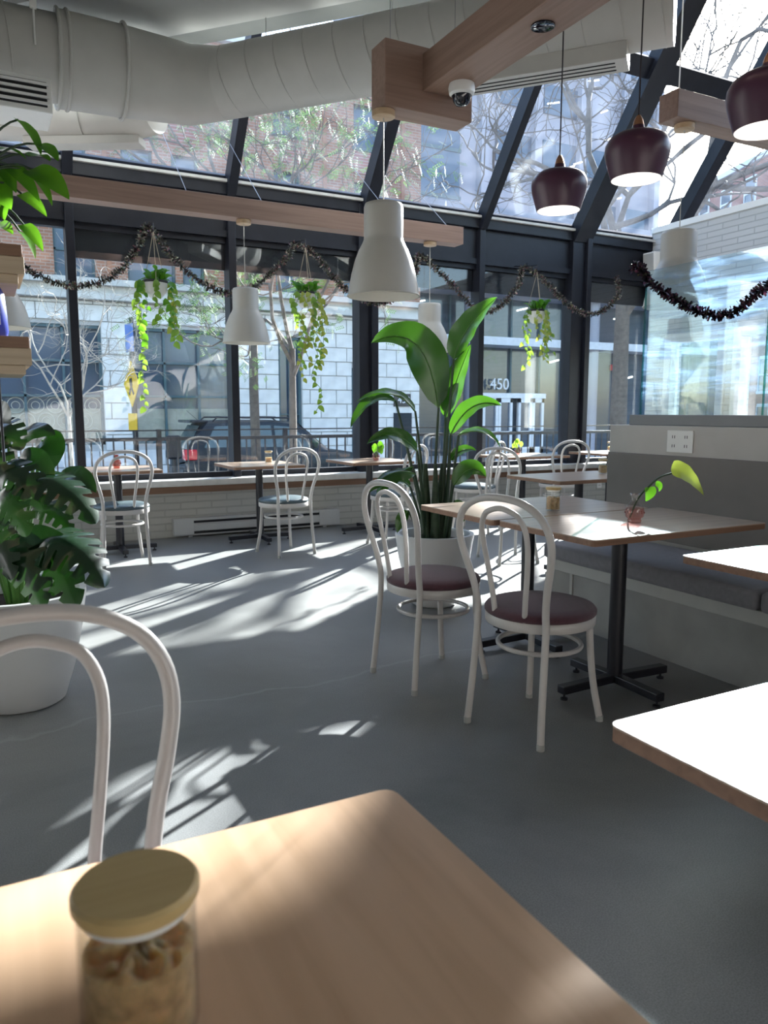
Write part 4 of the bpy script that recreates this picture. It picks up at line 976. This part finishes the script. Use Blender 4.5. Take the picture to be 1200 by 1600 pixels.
UH += [(a, b, 6.75, 7.95) for a, b in up2] + [(a, b, 8.95, 10.15) for a, b in up2]
holes_wall(XL, XR, 4.56, ZTOP, UH, YB, YB + .4).build('brick_wall', 'tan_brick', bd, world=True)
MB().box(XL, XR + .1, YB - .2, YB + .5, ZTOP, ZTOP + .25).build('parapet', 'cornice_stone', bd, world=True)
MB().box(XL, XR, YB + .4, YB + 9, SZ, ZTOP - .1).build('core', 'dark_interior', bd, world=True)
for x in (.0, 3.2, 6.8, 9.3, 11.9):
    MB().box(x - .06, x + .06, YB - .05, YB + .02, 4.6, ZTOP).build('pilaster_strip', 'door_panel_brown', bd, world=True)
for (a, b, c, d) in UH:
    if a < -3: continue
    wn = MB().box(a, b, YB + .16, YB + .2, c, d)
    fr = MB().box(a, a + .06, YB + .1, YB + .2, c, d).box(b - .06, b, YB + .1, YB + .2, c, d).box(a, b, YB + .1, YB + .2, (c + d) / 2 - .03, (c + d) / 2 + .03).box(a - .05, b + .05, YB - .06, YB + .2, c - .09, c)
    f = fr.build('window', 'window_teal', bd, world=True)
    g = wn.build('pane', 'tower_glass', f); g.location = -bd.location
    l = MB().box(a, b, YB - .012, YB + .1, d, d + .22).build('lintel', 'tan_brick', f); l.location = -bd.location
    if 6.7 < c < 7 and a > 3: 
        p = MB().box(a, b, YB - .02, YB + .01, d + .25, d + .9).build('brick_panel', 'red_brick', f); p.location = -bd.location
for (a, b, c, d) in GH:
    kd = [k for (p, q, k) in gwin if p == a][0]
    fr = MB().box(a, b, YB + .1, YB + .2, d - .08, d).box(a, b, YB + .1, YB + .2, c, c + .08).box(a, a + .07, YB + .1, YB + .2, c, d).box(b - .07, b, YB + .1, YB + .2, c, d)
    if kd == 'big':
        for k in (1, 2): fr.box(a + (b - a) * k / 3 - .03, a + (b - a) * k / 3 + .03, YB + .1, YB + .2, c, d)
        fr.box(a, b, YB + .1, YB + .2, c + 1.25, c + 1.31); fr.box(a, b, YB + .1, YB + .2, c + 2.15, c + 2.21)
    elif kd == 'tall':
        for k in range(1, 6): fr.box(a, b, YB + .12, YB + .18, c + (d - c) * .5 * k / 6 - .02, c + (d - c) * .5 * k / 6 + .02)
        fr.box((a + b) / 2 - .02, (a + b) / 2 + .02, YB + .12, YB + .18, c, d)
    f = fr.build('shop_window' if kd != 'door' else 'shop_door', 'window_teal', bd, world=True)
    g = MB().box(a, b, YB + .22, YB + .24, c, d).build('pane', 'tower_glass', f); g.location = -bd.location
    if kd == 'big':
        q = MB().box(a + .07, b - .07, YB + .205, YB + .22, c + .08, c + .95).build('blind', 'blind_pale', f); q.location = -bd.location
    if kd == 'door':
        q = MB().box(a + .05, b - .05, YB + .18, YB + .21, d - .75, d - .05).build('transom_panel', 'door_panel_brown', f); q.location = -bd.location
# lattice of rings in the left shop window
lt = None
for i in range(6):
    for j in range(3):
        x = .35 + i * .46 + (.23 if j % 2 else 0); z = .55 + j * .40
        if x > 2.8: continue
        if lt is None:
            mm = MB(); mm.tube([(.20 * math.cos(a), 0, .20 * math.sin(a)) for a in [k * math.pi / 10 for k in range(20)]], .012, 5, closed=True)
            mm.tube([(.10 * math.cos(a), 0, .10 * math.sin(a)) for a in [k * math.pi / 8 for k in range(16)]], .01, 5, closed=True); lt = mm.mesh('lattice_ring', 'lattice')
        o = link('lattice_ring', lt, bd); o.location = (x - 6, .17, z - SZ)
MB().box(11.6, 12.2, YB - .04, YB + .0, 1.35, 1.75).build('number_plate', 'sign_black', bd, world=True)
text_mesh('plate_number', '450', .30, .005, 'door_white', bd, (11.95 - 6, -.05, 1.55 - SZ), (R(90), 0, 0))
MB().box(11.6, 12.25, YB - .03, YB + .0, -.3, 1.15).build('notice_board', 'dark_interior', bd, world=True)

# --- podium with the 450 entrance
pd = thing('office_podium', 'blue glass office podium with white doors numbered 450', 'building', (19, 25, SZ))
MB().box(12.7, 31.5, 25.4, 40, SZ, 8.6).build('core', 'podium_glass', pd, world=True)
MB().box(12.7, 31.5, 24.2, 25.4, 3.70, 4.0).build('white_band', 'podium_band', pd, world=True)
MB().box(12.7, 31.5, 24.0, 25.4, 5.6, 8.6).build('overhang', 'tower_concrete', pd, world=True)
for i in range(13):
    x = 13.2 + i * 1.45
    MB().box(x - .04, x + .04, 25.3, 25.42, SZ, 5.6).build('glass_fin', 'window_teal', pd, world=True)
for x in (13.6, 16.6, 22.6, 27.2):
    MB().tube([(x, 24.6, SZ), (x, 24.6, 5.6)], .28, 20).build('column', 'tower_concrete', pd, True, world=True)
for (x0, x1) in ((17.55, 18.3), (18.32, 19.0), (19.3, 20.0), (20.02, 20.6)):
    m = MB()
    for (a, b, c, d) in ((x0, x0 + .12, SZ + .2, 1.72), (x1 - .12, x1, SZ + .2, 1.72), (x0, x1, 1.55, 1.72), (x0, x1, SZ + .2, SZ + .45), (x0, x1, .3, .4)): m.box(a, b, 25.12, 25.25, c, d)
    o = m.build('entrance_door', 'door_white', pd, world=True)
    q = MB().box(x0 + .1, x1 - .1, 25.2, 25.24, SZ + .3, 1.6).build('pane', 'tower_glass', o); q.location = -pd.location
MB().box(17.5, 20.65, 25.08, 25.28, 1.72, 1.92).build('door_header', 'door_white', pd, world=True)
text_mesh('building_number', '450', .62, .02, 'door_white', pd, (18.3 - 19, .08, 2.25 - SZ), (R(90), 0, 0))
for i, (x, z) in enumerate(((14.5, 5.2), (17.2, 5.05), (19.3, 5.2), (22.0, 4.9), (24.5, 5.15), (21, 3.2), (25.2, 2.6))):
    MB().bar((x, 25.36, z), (x + .5, 25.36, z + .12), .06, .05).build('reflection_strip', 'lamp_reflection', pd, world=True)  # glowing strips imitate reflections of ceiling lamps on the podium
MB().box(24.3, 25.1, 25.2, 25.3, 2.95, 3.2).build('red_sign', 'red_sign', pd, world=True)
# --- tower behind
tw = thing('office_tower', 'dark blue-grey concrete office tower rising behind the podium', 'building', (48, 60, SZ))
MB().box(34.9, 63.5, 60.6, 78, SZ, 62).build('core', 'tower_concrete', tw, world=True)
MB().box(34.6, 39.0, 60.0, 61, SZ, 62).build('glass_bay', 'tower_glass', tw, world=True)
for z in range(8, 62, 4): MB().box(34.5, 39.1, 59.9, 60.2, z - .15, z + .15).build('floor_line', 'window_teal', tw, world=True)
pn = MB().box(0, 4.6, 0, .8, 0, 2.6).mesh('window', 'tower_glass')
for z in range(9, 60, 5):
    for x in range(4):
        if (x + z // 5) % 4 == 3: continue
        o = link('window', pn, tw); o.location = (43.2 + x * 5.4 - 48, -.0 + .4, z - SZ)
for x in (41.6, 47.6, 53.0, 58.4, 63.0):
    MB().box(x - .4, x + .4, 59.8, 60.7, SZ, 62).build('pier', 'tower_concrete', tw, world=True)
rs = random.Random(3)
for i in range(22):
    x = rs.uniform(35.4, 60); z = rs.choice([22, 24, 27, 29, 32, 34]) + rs.uniform(0, 1)
    MB().bar((x, 59.85, z), (x + rs.uniform(.8, 1.4), 59.85, z + .35), .1, .1).build('reflection_bar', 'lamp_reflection', tw, world=True)  # scattered glowing bars stand in for mirrored ceiling lamps
# --- red brick building on the right
rbld = thing('red_brick_building', 'red brick building with pale cornice down the side street', 'building', (38.1, 27.6, SZ))
rbld.rotation_euler = (0, 0, math.atan2(-(41.3 - 38.1), 36.3 - 27.6))
RX = -(0)
MB().box(0, 10, -16, 9.2, 0, 15.6).build('brick_wall', 'red_brick', rbld)
MB().box(-.5, 10, -16, 9.5, 12.1, 12.75).build('cornice', 'roof_white', rbld)
MB().box(-.2, 10, -16, 9.4, 15.6, 15.9).build('parapet', 'roof_white', rbld)
for (z0, z1) in ((13.3, 14.8), (9.4, 11.2), (6.2, 8.0), (3.0, 4.8), (.6, 2.2)):
    for i in range(10):
        y = -14.5 + i * 2.4
        f = MB().box(-.1, .05, y - .12, y + 1.12, z0 - .15, z0).box(-.08, .05, y - .05, y, z0, z1).box(-.08, .05, y + 1, y + 1.05, z0, z1).box(-.08, .05, y, y + 1, z1 - .06, z1 + .12).box(-.07, .05, y, y + 1, (z0 + z1) / 2 - .04, (z0 + z1) / 2 + .04).build('window', 'roof_white', rbld)
        MB().box(-.03, .05, y, y + 1, z0, z1).build('pane', 'tower_glass', f)

# --- vehicles
def car(x0, ynear, z0, L, Hh, paint, label, name):
    t = thing(name, label, 'car', (x0, ynear, z0)); W = 1.84; hwid = W / 2
    k = L / 4.6; h = Hh
    # stations along the length: x, belt height, roof height, half width of the roof, floor height
    st = [(0.0, .78, .80, .80, .46), (.06, .95, 1.0, .80, .36), (.28, 1.02, 1.38, .70, .30), (.55, 1.03, .985 * h, .66, .28), (1.2, 1.02, h, .64, .27), (2.1, 1.0, h, .63, .27), (2.75, .98, .965 * h, .62, .27), (3.25, .97, 1.25, .66, .27), (3.5, .96, 1.0, .72, .27), (3.9, .93, .945, .75, .28), (4.35, .85, .86, .74, .32), (4.55, .70, .71, .70, .40), (4.6, .55, .56, .68, .48)]
    if Hh < 1.55: st = [(x, b * .86, min(r, h) if r > 1.1 else r * .86, wr, fl) for x, b, r, wr, fl in st]
    m = MB(); n = 10
    for (x, bz, rz, wr, fl) in st:
        c = hwid; end = 0 if .2 < x < 4.3 else .12
        ringp = [(c - end - .08, fl), (c - end, fl + .12), (c - end, bz * .72), (c - end - .05, bz), (wr, rz - .05), (wr - .12, rz)]
        full = [(a, b) for a, b in ringp] + [(-a, b) for a, b in ringp[::-1]]
        m.v += [(x * k, hwid + a, b) for a, b in full]
    nn_ = 12
    for i in range(len(st) - 1): m.f += [(i * nn_ + j, i * nn_ + (j + 1) % nn_, (i + 1) * nn_ + (j + 1) % nn_, (i + 1) * nn_ + j) for j in range(nn_)]
    m.f += [tuple(range(nn_))[::-1], tuple(range((len(st) - 1) * nn_, len(st) * nn_))]
    m.build('body', paint, t, True, ang=35)
    def side(x, f):        # point on the near greenhouse side at fraction f between belt and roof
        for a, b in zip(st, st[1:]):
            if a[0] <= x <= b[0]:
                u = (x - a[0]) / (b[0] - a[0]); bz = a[1] + (b[1] - a[1]) * u; rz = a[2] + (b[2] - a[2]) * u - .05; wr = a[3] + (b[3] - a[3]) * u; break
        w0 = hwid - .05; return w0 + (wr - w0) * f, bz + (rz - bz) * f
    for sgn in (-1, 1):
        for poly in ([(.42, .12), (1.18, .1), (1.18, .88), (.72, .88)], [(1.26, .1), (2.06, .1), (2.06, .88), (1.26, .88)], [(2.14, .1), (3.12, .1), (2.92, .5), (2.62, .88), (2.14, .88)]):
            pts_ = []
            for (x, f) in poly:
                wv, z = side(x, f); pts_.append((x * k, hwid + sgn * (wv + .012), z))
            m = MB(); m.add(pts_, [tuple(range(len(pts_)))]); m.prism(pts_, (0, -sgn * .008, 0)); m.build('side_window', 'car_glass', t)
    def cap(pts_, nm, mt): m = MB(); m.add([(x * k, hwid + y, z) for x, y, z in pts_], [tuple(range(len(pts_)))]); m.build(nm, mt, t)
    hh = h if Hh >= 1.55 else h
    cap([(3.48, -.66, st[8][2] + .03), (3.48, .66, st[8][2] + .03), (2.80, .55, hh * .965 - .02), (2.80, -.55, hh * .965 - .02)], 'windscreen', 'car_glass')
    cap([(.08, -.66, st[1][2] + .05), (.08, .66, st[1][2] + .05), (.40, .56, hh * .93), (.40, -.56, hh * .93)], 'rear_window', 'car_glass')
    for x in (.85, 3.72):
        for y in (.02, W - .24):
            MB().tube([(x * k, y, .33), (x * k, y + .22, .33)], .33, 26).build('tyre', 'tyre', t, True)
            MB().tube([(x * k, y - .01 if y < 1 else y + .23, .33), (x * k, y + .02 if y < 1 else y + .2, .33)], .21, 20).build('wheel_rim', 'chrome', t, True)
    for y in (.03, W - .31):
        MB().box(-.02, .26, y, y + .28, st[1][1] - .14, st[1][1] + .10).build('tail_light', 'tail_red', t, bevel=.03)
        MB().box(4.32 * k, 4.5 * k, y, y + .28, st[10][1] - .2, st[10][1] - .05).build('head_light', 'chrome', t, bevel=.02)
    MB().box(-.05, .2, .1, W - .1, .42, .62).build('rear_bumper', paint, t, bevel=.04)
    MB().box(4.5 * k, 4.64 * k, .1, W - .1, .38, .58).build('front_bumper', paint, t, bevel=.04)
    for y in (-.1, W - .06): MB().box(3.0 * k, 3.14 * k, y, y + .16, st[7][1] + .06, st[7][1] + .2).build('mirror', paint, t, bevel=.03)
    if Hh >= 1.55:
        for y in (hwid - .6, hwid + .56):
            MB().tube([(.7 * k, y, h - .03), (.8 * k, y, h + .06), (2.5 * k, y, h + .05), (2.65 * k, y, h - .05)], .02, 8).build('roof_rail', 'black_metal', t, True)
        for x in (1.1, 2.2): MB().tube([(x * k, hwid - .6, h + .065), (x * k, hwid + .58, h + .065)], .018, 8).build('cross_bar', 'black_metal', t, True)
        MB().box(.18, .6, hwid - .6, hwid + .6, h - .06, h + .0).build('spoiler', paint, t, bevel=.02)
        MB().tube([(.5, hwid, h), (.25, hwid, h + .22)], .006, 5).build('antenna', 'black_metal', t)
    return t
car(4.0, 17.1, SZ, 4.6, 1.70, 'car_navy', 'dark navy SUV parked across from the window', 'parked_suv')
car(-3.1, 17.1, SZ, 4.5, 1.42, 'car_silver', 'silver-blue sedan parked behind the split-leaf plant', 'parked_car')

# --- trees
def tree(name, label, x, y, h, r, mat, seed, depth=5, spread=.55, bend=.25, first=.4, leaves=None, nl=0, lean=(0, 0), leafsize=.1, zone=None, splits=3):
    rnd = random.Random(seed); z0 = -.45 if y < 13.2 else SZ
    t = thing(name, label, 'tree', (x, y, z0)); tr = MB(); bm_ = MB(); tips = []
    top = V((lean[0], lean[1], h * first))
    tr.tube([V((0, 0, 0)), top * .5 + V((rnd.uniform(-.05, .05), 0, 0)), top], [r, r * .85, r * .7], 10)
    def grow(p, d, L, rr, dep):
        pts_ = [p]; dd = d.copy()
        for i in range(4):
            dd = (dd + V((rnd.gauss(0, bend), rnd.gauss(0, bend), rnd.gauss(0, bend) + .04))).normalized(); pts_.append(pts_[-1] + dd * L / 4)
        bm_.tube(pts_, [rr * (1 - .11 * i) for i in range(5)], 5 if dep < 3 else 6, caps=False)
        for q in pts_[1:]: 
            if dep <= 2: tips.append(q)
        if dep == 0: return
        for s in range(splits):
            q = pts_[rnd.choice((2, 3, 4))] if s else pts_[4]
            nd = (dd + V((rnd.gauss(0, spread), rnd.gauss(0, spread), rnd.gauss(.05, spread * .6)))).normalized()
            grow(q, nd, L * rnd.uniform(.62, .85), rr * .6, dep - 1)
    for s in range(4):
        a = s * 1.57 + rnd.uniform(-.4, .4); d = V((math.cos(a) * .6, math.sin(a) * .6, .8)).normalized()
        if s == 0: d = V((.1, .1, 1)).normalized()
        grow(top * rnd.uniform(.8, 1.0), d, h * .3, r * .5, depth)
    tr.build('trunk', mat, t, True)
    b = bm_.build('branches', mat, t, True); b['kind'] = 'stuff'
    if leaves:
        lm = MB()
        for i in range(nl):
            q = rnd.choice(tips) + V((rnd.gauss(0, .08), rnd.gauss(0, .08), rnd.gauss(0, .08)))
            d = V((rnd.gauss(0, 1), rnd.gauss(0, 1), rnd.gauss(-.5, .6))).normalized(); s = d.orthogonal().normalized()
            # feathery compound leaf: a stalk with paired leaflets
            for kq in range(5):
                c = q + d * leafsize * (.3 + kq * .35)
                for sg in (-1, 1):
                    e = c + s * sg * leafsize * .5 + d * leafsize * .15
                    wv = d * leafsize * .12
                    lm.add([c, (c + e) / 2 + wv, e, (c + e) / 2 - wv], [(0, 1, 2, 3)])
        l = lm.build('foliage', leaves, t); l['kind'] = 'stuff'
    return t
tree('street_tree', 'slim green feathery street tree outside the second window bay', 4.28, 11.2, 5.2, .07, 'bark', 11, depth=4, first=.5, spread=.6, bend=.22, leaves='leaf_tree', nl=1700, leafsize=.09)
tree('street_tree', 'taller feathery green tree seen through the glass roof', 5.0, 15.2, 8.6, .11, 'bark', 21, depth=2, first=.55, leaves='leaf_tree', nl=900, leafsize=.11)
tree('street_tree', 'small pale bare tree outside the window behind the hanging shelf', 1.15, 12.2, 3.6, .035, 'bark_pale', 5, depth=4, first=.45, spread=.6, bend=.3)
tree('street_tree', 'large bare dark tree beyond the thick window post', 12.8, 13.0, 10.8, .22, 'bark', 9, depth=5, first=.40, spread=.62, bend=.25)
# --- pedestrian sign
sg = thing('street_sign', 'yellow diamond pedestrian sign on a street pole', 'sign', (3.30, 19.2, SZ))
MB().tube([(0, 0, 0), (0, 0, 4.1)], .055, 12).build('pole', 'black_metal', sg, True)
MB().prism([(-.05, -.42, 2.55), (-.05, 0, 2.0), (-.05, .42, 2.55), (-.05, 0, 3.1)], (-.02, 0, 0)).build('diamond_plate', 'sign_yellow', sg).rotation_euler = (0, 0, R(14))
MB().box(-.08, -.05, -.22, .22, 1.45, 1.85).build('small_plate', 'sign_yellow', sg).rotation_euler = (0, 0, R(14))
MB().box(-.08, -.05, -.2, .2, 3.3, 3.95).build('parking_plate', 'sign_blue', sg).rotation_euler = (0, 0, R(14))
m = MB().tube([(-.075, .03, 2.75), (-.075, .03, 2.76)], .07, 10); m.bar((-.075, .0, 2.68), (-.075, -.02, 2.5), .02, .12); m.bar((-.075, -.02, 2.5), (-.075, -.14, 2.3), .02, .06); m.bar((-.075, -.02, 2.5), (-.075, .1, 2.3), .02, .06)
m.build('walking_figure', 'sign_black', sg).rotation_euler = (0, 0, R(14))
# --- bollard boxes on the far pavement
bl = thing('parking_meter', 'slim black parking meter by the far kerb', 'meter', (3.4, 15.6, SZ))
MB().tube([(0, 0, 0), (0, 0, 1.0)], .05, 12).build('post', 'black_metal', bl, True)
MB().box(-.14, .14, -.1, .1, .95, 1.42).build('head', 'black_metal', bl, bevel=.04)
